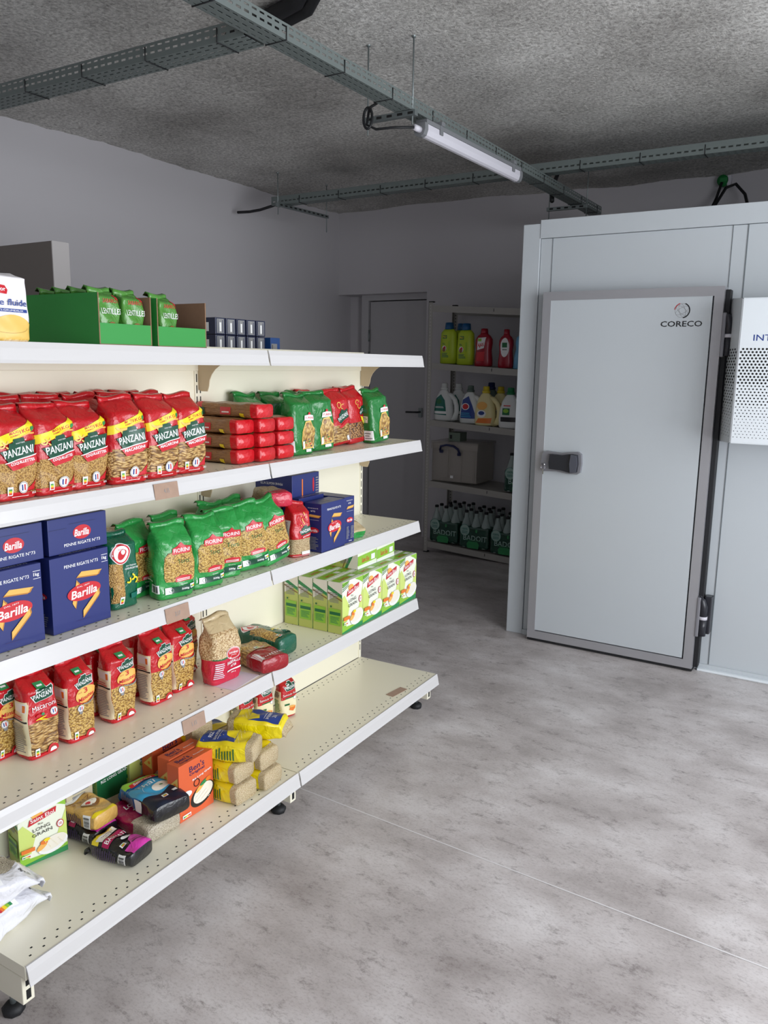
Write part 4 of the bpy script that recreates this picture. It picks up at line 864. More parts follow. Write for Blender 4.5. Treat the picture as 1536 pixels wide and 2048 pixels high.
put(cl_, 'S3', .262, -.44, 'small crumpled clear and green bag at the end of the blue boxes', None, rot=-10)

# ---- fourth shelf: red pasta bags
def red500(name, seed, word=None, w=.088, d=.064, h=.206):
    A = Art()
    A.rect(.0, .0, w, .05*h, 'ir')
    if not word:
        panzani_banner(A, .60*w, .765*h, .62*w, .1); A.ell(.62*w, .615*h, .37*w, .10*h, 'iorl', 24, .15); A.ell(.58*w, .635*h, .26*w, .065*h, 'ip', 20, .15)
        A.text('les', .42*w, .655*h, .14*w, .025*h, 'ir', rot=.1, bold=0); A.text('3', .62*w, .665*h, .13*w, .07*h, 'ir', rot=.1); A.text('Minutes', .62*w, .58*h, .60*w, .055*h, 'ir', rot=.16, shear=.2)
        A.ring(.70*w, .60*h, .36*w, .035*w, 'igr', 20, ry=.12*h, rot=.2, a0=3.9, a1=6.0); badge(A, .40*w, .45*h, .11*w); A.poly([(.33*w, .405*h), (.47*w, .405*h), (.44*w, .375*h), (.36*w, .375*h)], 'igr'); A.text('Torti', .68*w, .27*h, .26*w, .035*h, 'ibrown', bold=0)
        top = .50
    else:
        panzani_banner(A, .52*w, .80*h, .72*w, .1); A.text(word, .52*w, .665*h, .74*w, .065*h, 'iw', rot=.1, bold=.0); badge(A, .80*w, .56*h, .12*w)
        A.ell(.34*w, .555*h, .08*w, .02*h, 'ir', 10).ell(.46*w, .565*h, .05*w, .02*h, 'igl', 8)
        for (x, y, r_) in ((.40, .52, .2), (.44, .50, -.3)): A.ell(x*w, y*h, .16*w, .02*w, 'iy', 10, r_)
        top = .48
    A.nutri(.22*w, .095*h, .13*w, .10*h); A.ring(.72*w, .045*h, .2*w, .06*w, 'ir', 16, a0=0, a1=PI); A.ell(.72*w, .045*h, .13*w, .045*h, 'iw', 14, 0, 0, PI); A.ring(.72*w, .045*h, .13*w, .012*w, 'ir', 14, a0=0, a1=PI)
    A.rect(.36*w, .89*h, .64*w, .95*h, 'igl').rect(.42*w, .91*h, .58*w, .925*h, 'iw')
    S = Art().rect(.03*d, .06*h, .96*d, .76*h, 'icream').rect(.2*d, .62*h, .9*d, .74*h, 'iw').rect(.72*d, .63*h, .86*d, .72*h, 'io').rect(.05*d, .50*h, .94*d, .52*h, 'ik').lines(.1*d, .10*h, .9*d, .48*h, 15, 'igr').lines(.1*d, .54*h, .9*d, .60*h, 2, 'ir')
    return kd(name, 'pasta bag', w, d, h, [(.06, 'red'), (top, 'macaroni' if word else 'torti'), (1, 'red')], A, S, seed=seed, gable=.13, bulge=.04, n=6, tilt=-.3, sidebands=[(1, 'red')])
r5 = [red500('quick_fusilli_bag', s) for s in (61, 62)]; rm = red500('small_macaroni_bag', 63, 'Macaroni')
for k in r5: k.name = 'fusilli_bag'
rm.name = 'macaroni_bag'
REAR = (-1.745, -1.645, -1.505, -1.345, -1.165)
put(rm, 'S4', .155, -1.762, 'red macaroni bag with cream side panel, front left on the fourth shelf', None, rot=-2)
put(r5[0], 'S4', .085, -1.815, 'red fusilli bag at the photo\'s left edge behind the macaroni bag', None, rot=0)
put(r5[1], 'S4', .162, -1.650, 'red fusilli bag just right of the small macaroni bag', None, rot=-1)
put(r5[0], 'S4', .162, -1.508, 'red fusilli bag standing alone in the middle of the fourth shelf\'s front row', None, rot=-3)
put(r5[1], 'S4', .165, -1.366, 'red fusilli bag touching the one beside the farfalle bag', None, rot=-1)
put(r5[0], 'S4', .155, -1.265, 'red fusilli bag beside the clear-topped farfalle bag', None, rot=-2)
for i, y in enumerate(REAR):
    put(r5[i % 2], 'S4', .076-.004*(i % 2), y, 'red fusilli bag standing in the rear row of the fourth shelf', 'red fusilli bags in the rear row', rot=(i*31 % 7)-3)
w, d, h = .125, .07, .20
A = Art(); A.poly([(0, .44*h), (.5*w, .42*h), (w, .5*h), (w, .485*h), (.5*w, .40*h), (0, .42*h)], 'ig'); A.ell(.66*w, .46*h, .22*w, .10*h, 'iw', 24).ell(.66*w, .46*h, .205*w, .093*h, 'ir', 24).ring(.66*w, .46*h, .19*w, .008*w, 'iw', 24, ry=.085*h); A.text('SAVINO', .66*w, .475*h, .28*w, .035*h, 'iw').text('pasta', .66*w, .435*h, .14*w, .025*h, 'iw', bold=0)
A.text('FARFALLE', .66*w, .325*h, .52*w, .05*h, 'iw').text('N°58', .66*w, .262*h, .22*w, .045*h, 'iw').rect(.42*w, .175*h, .94*w, .20*h, 'iw').text('500 g', .68*w, .135*h, .16*w, .025*h, 'iw')
A.lines(.04*w, .12*h, .3*w, .38*h, 8, 'ipk')
far = kd('farfalle_bag', 'pasta bag', w, d, h, [(.42, 'pinkred'), (.84, 'farfalle'), (1, 'clearf')], A, seed=71, gable=.22, ridge=.9, bulge=.09, wob=.003)
put(far, 'S4', .225, -1.145, 'farfalle bag with clear top and red lower half, standing on lilac paper', None, rot=-4)
lay(au2, 'S4', .242, -.855, 'dark green torti bag lying on its back beside the dark red bag', None, rot=-3, dz=0)
w, d, h = .115, .055, .2
A = Art(); A.poly([(.1*w, .40*h), (.9*w, .42*h), (.95*w, .7*h), (.5*w, .8*h), (.05*w, .7*h)], 'penne'); A.nutri(.55*w, .50*h, .3*w, .09*h, horiz=True); A.rect(0, .02*h, .14*w, .3*h, 'iw'); 
for i in range(14):
    for j in range(2): A.rect((.0+.035*j)*w, (.03+.02*i)*h, (.02+.035*j)*w, (.04+.02*i)*h, 'ir')
for i in range(11):
    for j in range(3): A.rect((.1+.08*i)*w, (.02+.02*j)*h, (.14+.08*i)*w, (.032+.02*j)*h, 'iw')
dr = kd('penne_bag', 'pasta bag', w, d, h, [(.42, 'darkred'), (.85, 'penne'), (1, 'darkred')], A, seed=72, gable=.14); dr.name = 'dark_red_pasta_bag'
lay(dr, 'S4', .30, -1.0, 'dark red pasta bag with clear window lying at the shelf front', None, rot=-14, dz=0)

# ---- green and white rice cartons
M['ilim2'] = ink('ink_lime_side', 'bcc468')
def eloi(name, w, d, h):
    A = Art(); A.poly([(0, 0), (w, 0), (w, .16*h), (.6*w, .1*h), (.2*w, .12*h), (0, .3*h)], 'ilg'); A.poly([(0, .3*h), (.2*w, .12*h), (.35*w, .5*h), (.1*w, .75*h), (0, .7*h)], 'ilime'); A.poly([(.75*w, .3*h), (w, .25*h), (w, .8*h), (.9*w, .6*h)], 'ilime')
    A.poly([(.0, 0), (.0, .03*h), (w, .10*h), (w, 0)], 'igl')
    A.poly([(0, .9*h), (.2*w, .95*h), (.35*w, h*.995), (0, h*.995)], 'ilg').poly([(.6*w, .995*h), (w, .995*h), (w, .86*h), (.85*w, .92*h)], 'ilg')
    for k in range(4): A.poly([(0, (.82+.04*k)*h), (.3*w, (.90+.03*k)*h), (.3*w, (.91+.03*k)*h), (0, (.835+.04*k)*h)], 'ig')
    A.ell(.40*w, .86*h, .12*w, .06*h, 'iorl', 14); A.poly([(.2*w, .70*h), (.78*w, .80*h), (.80*w, .90*h), (.24*w, .81*h)], 'ir'); A.text('Saint Eloi', .50*w, .803*h, .50*w, .07*h, 'iw', rot=.12, bold=.012)
    A.text('Riz', .46*w, .69*h, .1*w, .03*h, 'ik', bold=0); A.text('LONG', .47*w, .61*h, .36*w, .06*h, 'ik', rot=.08, bold=.0); A.text('GRAIN', .48*w, .52*h, .42*w, .06*h, 'ik', rot=.08, bold=.0)
    A.ell(.86*w, .56*h, .075*w, .07*h, 'ir', 18).ell(.86*w, .56*h, .06*w, .058*h, 'iw', 18).text('10', .86*w, .56*h, .06*w, .05*h, 'ir')
    A.ell(.68*w, .24*h, .32*w, .15*h, 'iw', 24, .15).ell(.68*w, .27*h, .29*w, .12*h, 'irice', 24, .2); A.ell(.46*w, .27*h, .14*w, .05*h, 'iorl', 12, .6).ell(.5*w, .33*h, .08*w, .04*h, 'io', 10).ell(.56*w, .36*h, .07*w, .03*h, 'iy', 10)
    for k in range(16): A.ell((.5+.03*k % .4)*w, (.2+.017*(k*7 % 9))*h, .012*w, .006*h, 'icream', 6, k)
    A.rect(.02*w, .26*h, .3*w, .33*h, 'io'); A.nutri(.12*w, .2*h, .18*w, .05*h, horiz=True)
    S = Art().rect(0, 0, d, h*.995, 'ilim2'); S.poly([(0, .62*h), (.5*d, .72*h), (d, .78*h), (d, .995*h), (0, .995*h)], 'irice').poly([(0, .84*h), (d, .70*h), (d, .76*h), (0, .92*h)], 'igl').poly([(0, .76*h), (d, .64*h), (d, .66*h), (0, .79*h)], 'ibrown').lines(.12*d, .60*h, .8*d, .80*h, 8, 'igr')
    S.poly([(.1*d, .16*h), (.9*d, .16*h), (.9*d, .48*h), (.1*d, .48*h)], 'ilg').rect(.14*d, .36*h, .9*d, .42*h, 'ig').lines(.2*d, .2*h, .85*d, .34*h, 6, 'igl').ell(.25*d, .52*h, .06*d, .02*h, 'ig')
    T = Art().rect(0, 0, w, .12*d, 'iw').poly([(0, .2*d), (w, .3*d), (w, .9*d), (0, .8*d)], 'ilg').text('Saint Eloi', .4*w, .5*d, .4*w, .3*d, 'ir').rect(.7*w, .35*d, .9*w, .7*d, 'iw')
    return Kind(name, boxpack(name, w, d, h, 'ricebox', A, S, T), d, w, h, 'rice carton')
M['ricebox'] = mat('rice_box_face', 'eef2df', rough=.4)
el = eloi('rice_carton', .143, .064, .2)
# lime coloured sides on the carton body
bmm = el.me
for i, p in enumerate(bmm.polygons):
    pass
cols = ['first', 'second', 'third', 'last']
for j, y in enumerate((-.505, -.360, -.214, -.068)):
    for i in range(4):
        lb = ('green and white rice carton, %s of the front row from the left' % cols[j]) if i == 0 else ('rice carton showing its narrow green side, %s behind the front row' % ('directly', 'second', 'third')[i-1] if j == 0 else 'rice carton standing behind the front row, only its top showing')
        put(el, 'S4', .280-.068*i, y, lb, None if (i == 0 or j == 0) else 'rice cartons in the rear rows', rot=0)
layend(el, 'S4', .225, -.312, 'rice carton lying on top of the standing rice cartons, the nearer of two', None, dz=.2015)
layend(el, 'S4', .225, -.166, 'rice carton lying on top of the standing rice cartons, the farther of two', None, dz=.2015)
# ---- base shelf
el2 = eloi('rice_carton', .128, .07, .158)
put(el2, 'B', .095, -1.745, 'green and white rice carton standing alone behind the white rice bags', None, rot=-14)
put(el, 'B', .062, -1.345, 'green rice carton squeezed between the supermarket carton and the orange ones', None, dz=0)
wr = kd('white_rice_bag', 'rice bag', .13, .06, .2, [(1, 'wpack')], Art().ell(.05, .11, .045, .07, 'goldrice' if 0 else 'rice', 20).text('1kg', .1, .175, .025, .012, 'ik', rot=-1.2, bold=0).nutri(.112, .085, .02, .05), seed=81, gable=.16, wob=.004)
lay(wr, 'B', .225, -2.06, 'white one-kilo rice bag lying underneath at the photo\'s left edge', None, rot=-90+8, dz=0)
lay(wr, 'B', .19, -2.075, 'white one-kilo rice bag lying on top of the other white one', None, rot=-90-6, dz=.064)
bl = kd('blue_rice_bag', 'rice bag', .12, .06, .17, [(.5, 'blue'), (1, 'white')], seed=82)
put(bl, 'B', .07, -1.905, 'blue and white bag mostly hidden at the photo\'s left edge', None, rot=5)
cb = Kind('beige_carton', boxpack('beige_carton', .09, .035, .16, mat('beige_card', 'c9bfa2', rough=.6), Art().lines(.02, .03, .08, .13, 8, 'igr'), Art().lines(.005, .03, .03, .13, 8, 'igr')), .035, .09, .16, 'carton')
put(cb, 'B', .045, -1.585, 'beige carton standing behind the golden and black rice bags')
def smallbag(name, seed, bands, front, side=None, w=.09, d=.045, h=.15): return kd(name, 'rice bag', w, d, h, bands, front, side, seed=seed, gable=.06, ridge=.95, wob=.003, bulge=.05)
w, d, h = .09, .045, .15
A = Art().rect(.15*w, .0, w, .2*h, M['pink']).poly([(0, .74*h), (w, .86*h), (w, h*.98), (0, h*.98)], 'iy').poly([(.1*w, .68*h), (.9*w, .78*h), (.9*w, .9*h), (.1*w, .84*h)], 'iw').text('TAUREAU', .5*w, .80*h, .5*w, .03*h, 'ik', rot=.1, bold=0).text('AILÉ', .5*w, .76*h, .3*w, .03*h, 'ik', rot=.1, bold=0)
A.poly([(0, .52*h), (w, .58*h), (w, .74*h), (0, .66*h)], M['magenta']).text('BASMATI', .5*w, .60*h, .85*w, .08*h, 'iw', bold=0).poly([(.3*w, .1*h), (w, .1*h), (w, .46*h), (.55*w, .34*h)], M['pink']).ell(.66*w, .44*h, .22*w, .05*h, 'iw', 14).rect(.45*w, .18*h, .9*w, .2*h, 'ik').nutri(.25*w, .3*h, .2*w, .08*h)
S = Art().barcode(.1*d, .1*h, .9*d, .26*h).lines(.15*d, .32*h, .85*d, .9*h, 12, 'ipurple')
ba = smallbag('basmati_bag', 91, [(1, 'black')], A, S)
A3 = Art().rect(0, 0, w, .08*h, 'iy').poly([(.1*w, .74*h), (.9*w, .80*h), (.9*w, .92*h), (.1*w, .86*h)], 'iw').text('TAUREAU AILÉ', .5*w, .83*h, .6*w, .03*h, 'ik', rot=.1, bold=0).text('3 RIZ', .45*w, .63*h, .7*w, .1*h, 'ibrown', bold=0).ell(.5*w, .42*h, .32*w, .12*h, 'ibrown', 20).ell(.5*w, .45*h, .27*w, .08*h, 'irice', 18).ell(.46*w, .45*h, .1*w, .04*h, 'ir', 10).text('500g', .3*w, .2*h, .2*w, .03*h, 'ibrown', bold=0)
r3 = smallbag('mixed_rice_bag', 92, [(1, 'gold')], A3, S)
lay(ba, 'B', .168, -1.60, 'black and pink basmati bag under the golden rice bag', None, rot=3, dz=0)
lay(r3, 'B', .172, -1.60, 'golden three-rice bag on top of the black basmati bag', None, rot=2, dz=.049)
lay(ba, 'B', .325, -1.615, 'black, yellow and pink basmati bag lying alone in front', None, rot=7, dz=0)
w, d, h = .12, .052, .19
A = Art().poly([(0, 0), (w, 0), (w, .35*h), (.5*w, .28*h), (0, .38*h)], 'rice').ell(.4*w, .55*h, .08*w, .03*h, 'iw').text('LONG', .5*w, .7*h, .5*w, .08*h, 'iw')
pk = smallbag('pink_rice_bag', 93, [(.34, 'rice'), (1, 'magenta')], A, None, w, d, h); pk.name = 'rice_bag'
lay(pk, 'B', .292, -1.50, 'magenta and clear rice bag lying under the blue rice bag', None, rot=-3, dz=0)
A = Art().poly([(0, 0), (w, 0), (w, .4*h), (.4*w, .3*h), (0, .34*h)], 'ibl').poly([(0, .34*h), (.4*w, .3*h), (w, .4*h), (w, .75*h), (0, .7*h)], 'isky').rect(0, .8*h, w, .95*h, 'ilg').poly([(.15*w, .78*h), (.85*w, .80*h), (.85*w, .88*h), (.15*w, .86*h)], 'ir').text('Saint Eloi', .5*w, .83*h, .5*w, .05*h, 'iw').text('Thaï', .42*w, .66*h, .5*w, .1*h, 'iw', bold=0).ell(.68*w, .48*h, .24*w, .10*h, 'irice', 20).ell(.68*w, .5*h, .05*w, .02*h, 'igl', 8).ring(.66*w, .48*h, .42*w, .006*w, 'iw', 24, ry=.22*h, a0=1.8, a1=3.8).nutri(.5*w, .2*h, .14*w, .07*h).rect(.72*w, .18*h, .84*w, .24*h, 'iw')
S = Art().rect(.2*d, .35*h, .8*d, .50*h, 'iw').lines(.15*d, .55*h, .8*d, .9*h, 10, 'igr')
th = smallbag('thai_rice_bag', 94, [(.4, 'black'), (1, 'blue')], A, S, w, d, h); th.name = 'rice_bag'
M['navy'] = M['navy']
lay(th, 'B', .31, -1.485, 'blue and black thai rice bag lying on the magenta rice bag', None, rot=-12, dz=.056)
w, d, h = .118, .045, .165
A = Art().rect(0, .2*h, w, .72*h, 'ig').text('RIZ LONG GRAIN', .5*w, .60*h, .78*w, .06*h, 'iw', rot=.15, bold=.02).ell(.5*w, .80*h, .22*w, .12*h, 'ig', 22).text('Classic', .5*w, .75*h, .3*w, .05*h, 'iw', rot=.15).ell(.5*w, .84*h, .07*w, .03*h, 'iw', 12).poly([(.75*w, .72*h), (w, .78*h), (w, .98*h), (.9*w, .9*h)], 'ig').ell(.2*w, .80*h, .1*w, .02*h, 'ig', 10, .6).rect(.16*w, .76*h, .18*w, .95*h, 'ig')
S = Art().rect(.0, 0, d, h*.995, 'ilg').lines(.1*d, .1*h, .9*d, .8*h, 16, 'igl')
cf = Kind('rice_carton', boxpack('green_rice_carton', w, d, h, 'ricebox', A, S), d, w, h, 'rice carton')
put(cf, 'B', .045, -1.46, 'dark green and white long grain rice carton standing at the back', None, rot=-8)
w, d, h = .139, .047, .176
A = Art().text("Ben's", .52*w, .86*h, .44*w, .11*h, 'ipurple', rot=.05, bold=.012).text('Original', .52*w, .76*h, .44*w, .06*h, 'ipurple', rot=.05).text('Riz Long Grain', .66*w, .66*h, .56*w, .045*h, 'iw', rot=.12)
A.ell(.66*w, .30*h, .36*w, .18*h, 'ik', 26, .3).ell(.68*w, .32*h, .30*w, .15*h, 'irice', 24, .3).ring(.5*w, .56*h, .09*w, .02*w, 'ik', 14).ell(.60*w, .44*h, .16*w, .04*h, 'iorl', 12, .5).ell(.72*w, .50*h, .14*w, .035*h, 'igl', 12, .3).ell(.84*w, .52*h, .08*w, .04*h, 'io', 10).ell(.18*w, .45*h, .17*w, .06*h, 'iw', 14).text('10', .12*w, .27*h, .12*w, .07*h, 'iw').poly([(.02*w, .2*h), (.24*w, .22*h), (.26*w, .33*h), (.02*w, .33*h)], 'isky').text('10', .12*w, .27*h, .12*w, .06*h, 'iw').nutri(.18*w, .08*h, .24*w, .06*h, horiz=True)
for k in range(30): A.ell((.45+.013*k)*w, (.22+.012*(k*7 % 13))*h, .014*w, .006*h, 'iw', 6, k)
S = Art().poly([(.15*d, .62*h), (.9*d, .55*h), (.9*d, .8*h)], 'ip').text("Ben's", .5*d, .36*h, .75*d, .07*h, 'ipurple').ell(.66*d, .66*h, .12*d, .03*h, 'io', 12).lines(.15*d, .2*h, .85*d, .3*h, 3, 'ipurple')
T = Art().text("Ben's", .3*w, .6*d, .36*w, .35*d, 'ipurple').text('Original', .3*w, .25*d, .36*w, .2*d, 'ipurple').text('Riz Long Grain', .72*w, .4*d, .3*w, .14*d, 'iw')
bn = Kind('orange_rice_carton', boxpack('orange_rice_carton', w, d, h, 'orange', A, S, T), d, w, h, 'rice carton'); bn.name = 'rice_carton'
put(bn, 'B', .284, -1.362, 'orange rice carton in front, its pan picture showing', None, rot=-1)
put(bn, 'B', .228, -1.345, 'orange rice carton right behind the front orange one', None)
put(bn, 'B', .118, -1.305, 'orange rice carton furthest back, with dark lettering on its narrow side', None)
# yellow rice bags
w, d, h = .098, .062, .195
A = Art().poly([(0, .14*h), (w, .14*h), (w, .94*h), (0, .94*h)], 'iy').poly([(.12*w, .32*h), (.92*w, .36*h), (.92*w, .88*h), (.12*w, .88*h)], 'ib').text('RIZ', .5*w, .76*h, .26*w, .06*h, 'iw', bold=.012).text('LONG ÉTUVÉ', .52*w, .67*h, .6*w, .055*h, 'iw', bold=.02).rect(.24*w, .61*h, .8*w, .617*h, 'iw')
A.poly([(.35*w, .34*h), (.5*w, .5*h), (.8*w, .54*h), (.92*w, .36*h)], 'iy')
for k in range(24): A.ell((.1+.033*k)*w, (.24+.014*(k*5 % 9))*h, .018*w, .007*h, 'icream', 6, k)
S = Art().lines(.2*d, .3*h, .8*d, .62*h, 7, 'ig').lines(.2*d, .7*h, .5*d, .8*h, 3, 'ir')
yr = kd('long_rice_bag', 'rice bag', w, d, h, [(.13, 'goldrice'), (.94, 'yellow'), (1, 'goldrice')], A, S, seed=101, gable=.1, ridge=.95, bulge=.07, fold=False); yr.name = 'rice_bag'
lay(yr, 'B', .37, -1.238, 'yellow and blue rice bag, bottom of the left pile', None, rot=-2, dz=0)
lay(yr, 'B', .362, -1.236, 'yellow and blue rice bag, middle of the left pile', None, rot=1, dz=.066)
lay(yr, 'B', .385, -1.20, 'yellow and blue rice bag on top of the left pile, lettering upright', None, rot=22, dz=.132)
lay(yr, 'B', .385, -1.125, 'yellow rice bag, bottom of the right pile', None, rot=3, dz=0)
lay(yr, 'B', .375, -1.13, 'yellow rice bag, middle of the right pile', None, rot=2, dz=.066)
o = lay(yr, 'B', .195, -1.105, 'yellow and blue rice bag on top of the right pile, lettering upside down', None, rot=180+22, dz=.132)
for i, (y, n_) in enumerate(((-1.22, 3), (-1.115, 2))):
    for k in range(n_): 
        if k < 2 : lay(yr, 'B', .168 if k < 2 else .15, y, 'yellow rice bag lying behind the front piles', 'yellow rice bags at the back', rot=0 if k else 2, dz=.066*k) if 0 else None
for k in range(2): lay(yr, 'B', .0+.055+.005*k, -1.225, 'yellow rice bag lying behind the front piles', 'yellow rice bags at the back', rot=90, dz=.066*k+.0) if 0 else None
yr2 = kd('long_rice_bag_short', 'rice bag', .098, .062, .15, [(.2, 'goldrice'), (.94, 'yellow'), (1, 'goldrice')], Art().poly([(.012, .05), (.09, .05), (.09, .13), (.012, .13)], 'ib').rect(.01, .02, .09, .05, 'iy'), None, seed=102, gable=.1, ridge=.95, bulge=.07, fold=False); yr2.name = 'rice_bag'
for (y, n_) in ((-1.205, 3), (-1.10, 2)):
    for k in range(n_): lay(yr2, 'B', .165, y, 'yellow rice bag lying behind the front piles', 'yellow rice bags at the back', rot=0, dz=.066*k)
# semolina
w, d, h = .072, .052, .15
A = Art().rect(0, .06*h, w, .58*h, 'icream'); panzani_banner(A, .52*w, .80*h, .72*w, .05); A.poly([(.02*w, .58*h), (.98*w, .60*h), (.98*w, .56*h), (.02*w, .50*h)], 'ir'); A.text('Semoule Fine', .5*w, .63*h, .82*w, .06*h, 'iw', rot=.04, bold=0).rect(.2*w, .52*h, .8*w, .55*h, 'ig').ell(.8*w, .5*h, .1*w, .045*h, 'iw').ring(.8*w, .5*h, .1*w, .015*w, 'igr', 12, ry=.045*h).rect(.2*w, .33*h, .48*w, .38*h, 'ig').poly([(.45*w, .2*h), (.7*w, .16*h), (.82*w, .22*h), (.82*w, .30*h), (.58*w, .31*h)], 'io').ell(.62*w, .29*h, .16*w, .03*h, 'iorl', 12)
S = Art().rect(.05*d, .08*h, .9*d, .72*h, 'icream').lines(.15*d, .12*h, .8*d, .5*h, 9, 'igl').lines(.15*d, .55*h, .8*d, .7*h, 4, 'ik')
sm = kd('semolina_bag', 'semolina bag', w, d, h, [(.08, 'red'), (.5, 'cream'), (1, 'red')], A, S, seed=111, gable=.14)
put(sm, 'B', .118, -.69, 'semolina bag standing alone, farthest of three', None, rot=-14)
put(sm, 'B', .075, -.775, 'middle semolina bag of three', None, rot=-12)
put(sm, 'B', .06, -.865, 'semolina bag nearest the yellow rice, half hidden', None, rot=-5)
# ---- top shelf
w, d, h = .11, .075, .15
A = Art().ell(.55*w, .16*h, .48*w, .22*h, 'ip', 26).rect(0, 0, .06*w, .8*h, 'ib').poly([(.02*w, .74*h), (.1*w, .80*h), (.45*w, .78*h), (.5*w, .72*h), (.45*w, .66*h), (.04*w, .68*h)], 'ir').text('abrior', .27*w, .73*h, .36*w, .06*h, 'iw').text('ine fluide', .52*w, .55*h, .8*w, .09*h, 'ib', shear=.1, bold=.01).rect(0, .415*h, .9*w, .46*h, 'ib').text('ANTI-GRUMEAUX', .45*w, .437*h, .7*w, .025*h, 'iw', bold=0).ring(.5*w, .2*h, .4*w, .004*w, 'ibrown', 24, ry=.08*h, a0=PI, a1=2*PI)
fl = kd('flour_bag', 'flour bag', w, d, h, [(1, mat('flour_paper', 'ece8ea', rough=.65, bump=.3, bscale=25))], A, seed=121, gable=.1, ridge=.9, fold=False)
put(fl, 'S1', .272, -1.862, 'white paper flour bag at the left end of the top shelf', None, rot=0)
w, d, h = .071, .05, .124
A = Art().text('SABAROT', .6*w, .82*h, .66*w, .08*h, 'ir', bold=0).ell(.86*w, .9*h, .05*w, .05*h, 'ir', 8).text('LENTILLES', .55*w, .62*h, .8*w, .11*h, 'iw', bold=0).ell(.55*w, .3*h, .26*w, .12*h, 'ibrown', 16).ell(.55*w, .3*h, .18*w, .07*h, 'icream', 14)
len_ = kd('lentil_bag', 'lentil bag', w, d, h, [(1, 'lentil')], A, seed=131, gable=.12, ridge=.95, wob=.003, bulge=.08)
def carton(y0_, y1_, label):
    X, Y = gx(0, 0); mb = MB(); x0_, x1_, z0_, H, t = .012, .281, 0, .122, .003
    def bx(a, b, mo, mi_, out):   # a board: outside green, inside brown
        mb.box(a, b, 'card_brown'); (ax, ay, az), (bx_, by, bz) = a, b; e = .0004
        if out == 'y-': mb.add([(ax, ay-e, az), (bx_, ay-e, az), (bx_, ay-e, bz), (ax, ay-e, bz)], [(0, 1, 2, 3)], mo)
        if out == 'y+': mb.add([(ax, by+e, az), (ax, by+e, bz), (bx_, by+e, bz), (bx_, by+e, az)], [(0, 1, 2, 3)], mo)
        if out == 'x+': mb.add([(bx_+e, ay, az), (bx_+e, by, az), (bx_+e, by, bz), (bx_+e, ay, bz)], [(0, 1, 2, 3)], mo)
    w_ = y1_-y0_
    bx((x0_, 0, 0), (x1_, t, H), 'card_green', 0, 'y-'); bx((x0_, w_-t, 0), (x1_, w_, H), 'card_green', 0, 'y+'); mb.box((x0_, 0, 0), (x0_+t, w_, H), 'card_brown'); mb.box((x0_, 0, 0), (x1_, w_, t), 'card_brown')
    P = gx(0, y0_); o = mb.build('display_carton', None, (P[0], P[1], SZ['S1']+.0012), (0, 0, G0)); tag(o, label, 'display carton', None)
    mb = MB(); mb.box((x1_-t, t, t), (x1_, w_-t, .052), 'card_green'); mb.build('front_lip', o); return o
carton(-1.634, -1.468, 'green display carton filled with green lentil bags, the nearer one'); carton(-1.448, -1.268, 'green display carton almost empty, its brown inside showing')
for i, xf in enumerate((.27, .212, .154, .096)):
    for j, y in enumerate((-1.591, -1.513)):
        lb = ('left' if j == 0 else 'right')+' lentil bag at the front of the full green carton' if i == 0 else 'lentil bag behind the front pair in the full green carton'
        put(len_, 'S1', xf, y, lb, None if i == 0 else 'lentil bags in the full carton', rot=(i*j*3 % 5)-2, dz=.004)
put(len_, 'S1', .268, -1.392, 'single lentil bag left in the almost empty green carton', None, rot=4, dz=.004)
sb = Kind('small_dark_box', boxpack('small_dark_box', .048, .09, .056, mat('dark_blue_card', '1b2240', rough=.3, coat=.2), Art().rect(.007, .004, .041, .052, 'igr').rect(.012, .004, .014, .05, 'inv').rect(.02, .01, .028, .04, 'iw').rect(.033, .006, .036, .048, 'inv'), Art().rect(.03, .01, .06, .04, 'iw')), .09, .048, .056, 'small carton')
rd = random.Random(3)
for k in range(2):
    for j in range(5): put(sb, 'S1', -.055, -.835+.0545*j, ('lower' if k == 0 else 'upper')+' row dark blue small box on the far side of the top shelf', ('lower' if k == 0 else 'upper')+' row of small dark boxes', dz=.0575*k, rot=rd.uniform(-2, 2))
sb2 = Kind('blue_small_box', boxpack('blue_small_box', .062, .08, .056, mat('bright_blue_card', '234a86', rough=.35), Art().rect(.004, .004, .042, .034, 'igr').rect(.01, .006, .014, .03, 'ik')), .08, .062, .056, 'small carton')
put(sb2, 'S1', -.055, -.533, 'bright blue small box right of the two rows of dark boxes', None, rot=4)

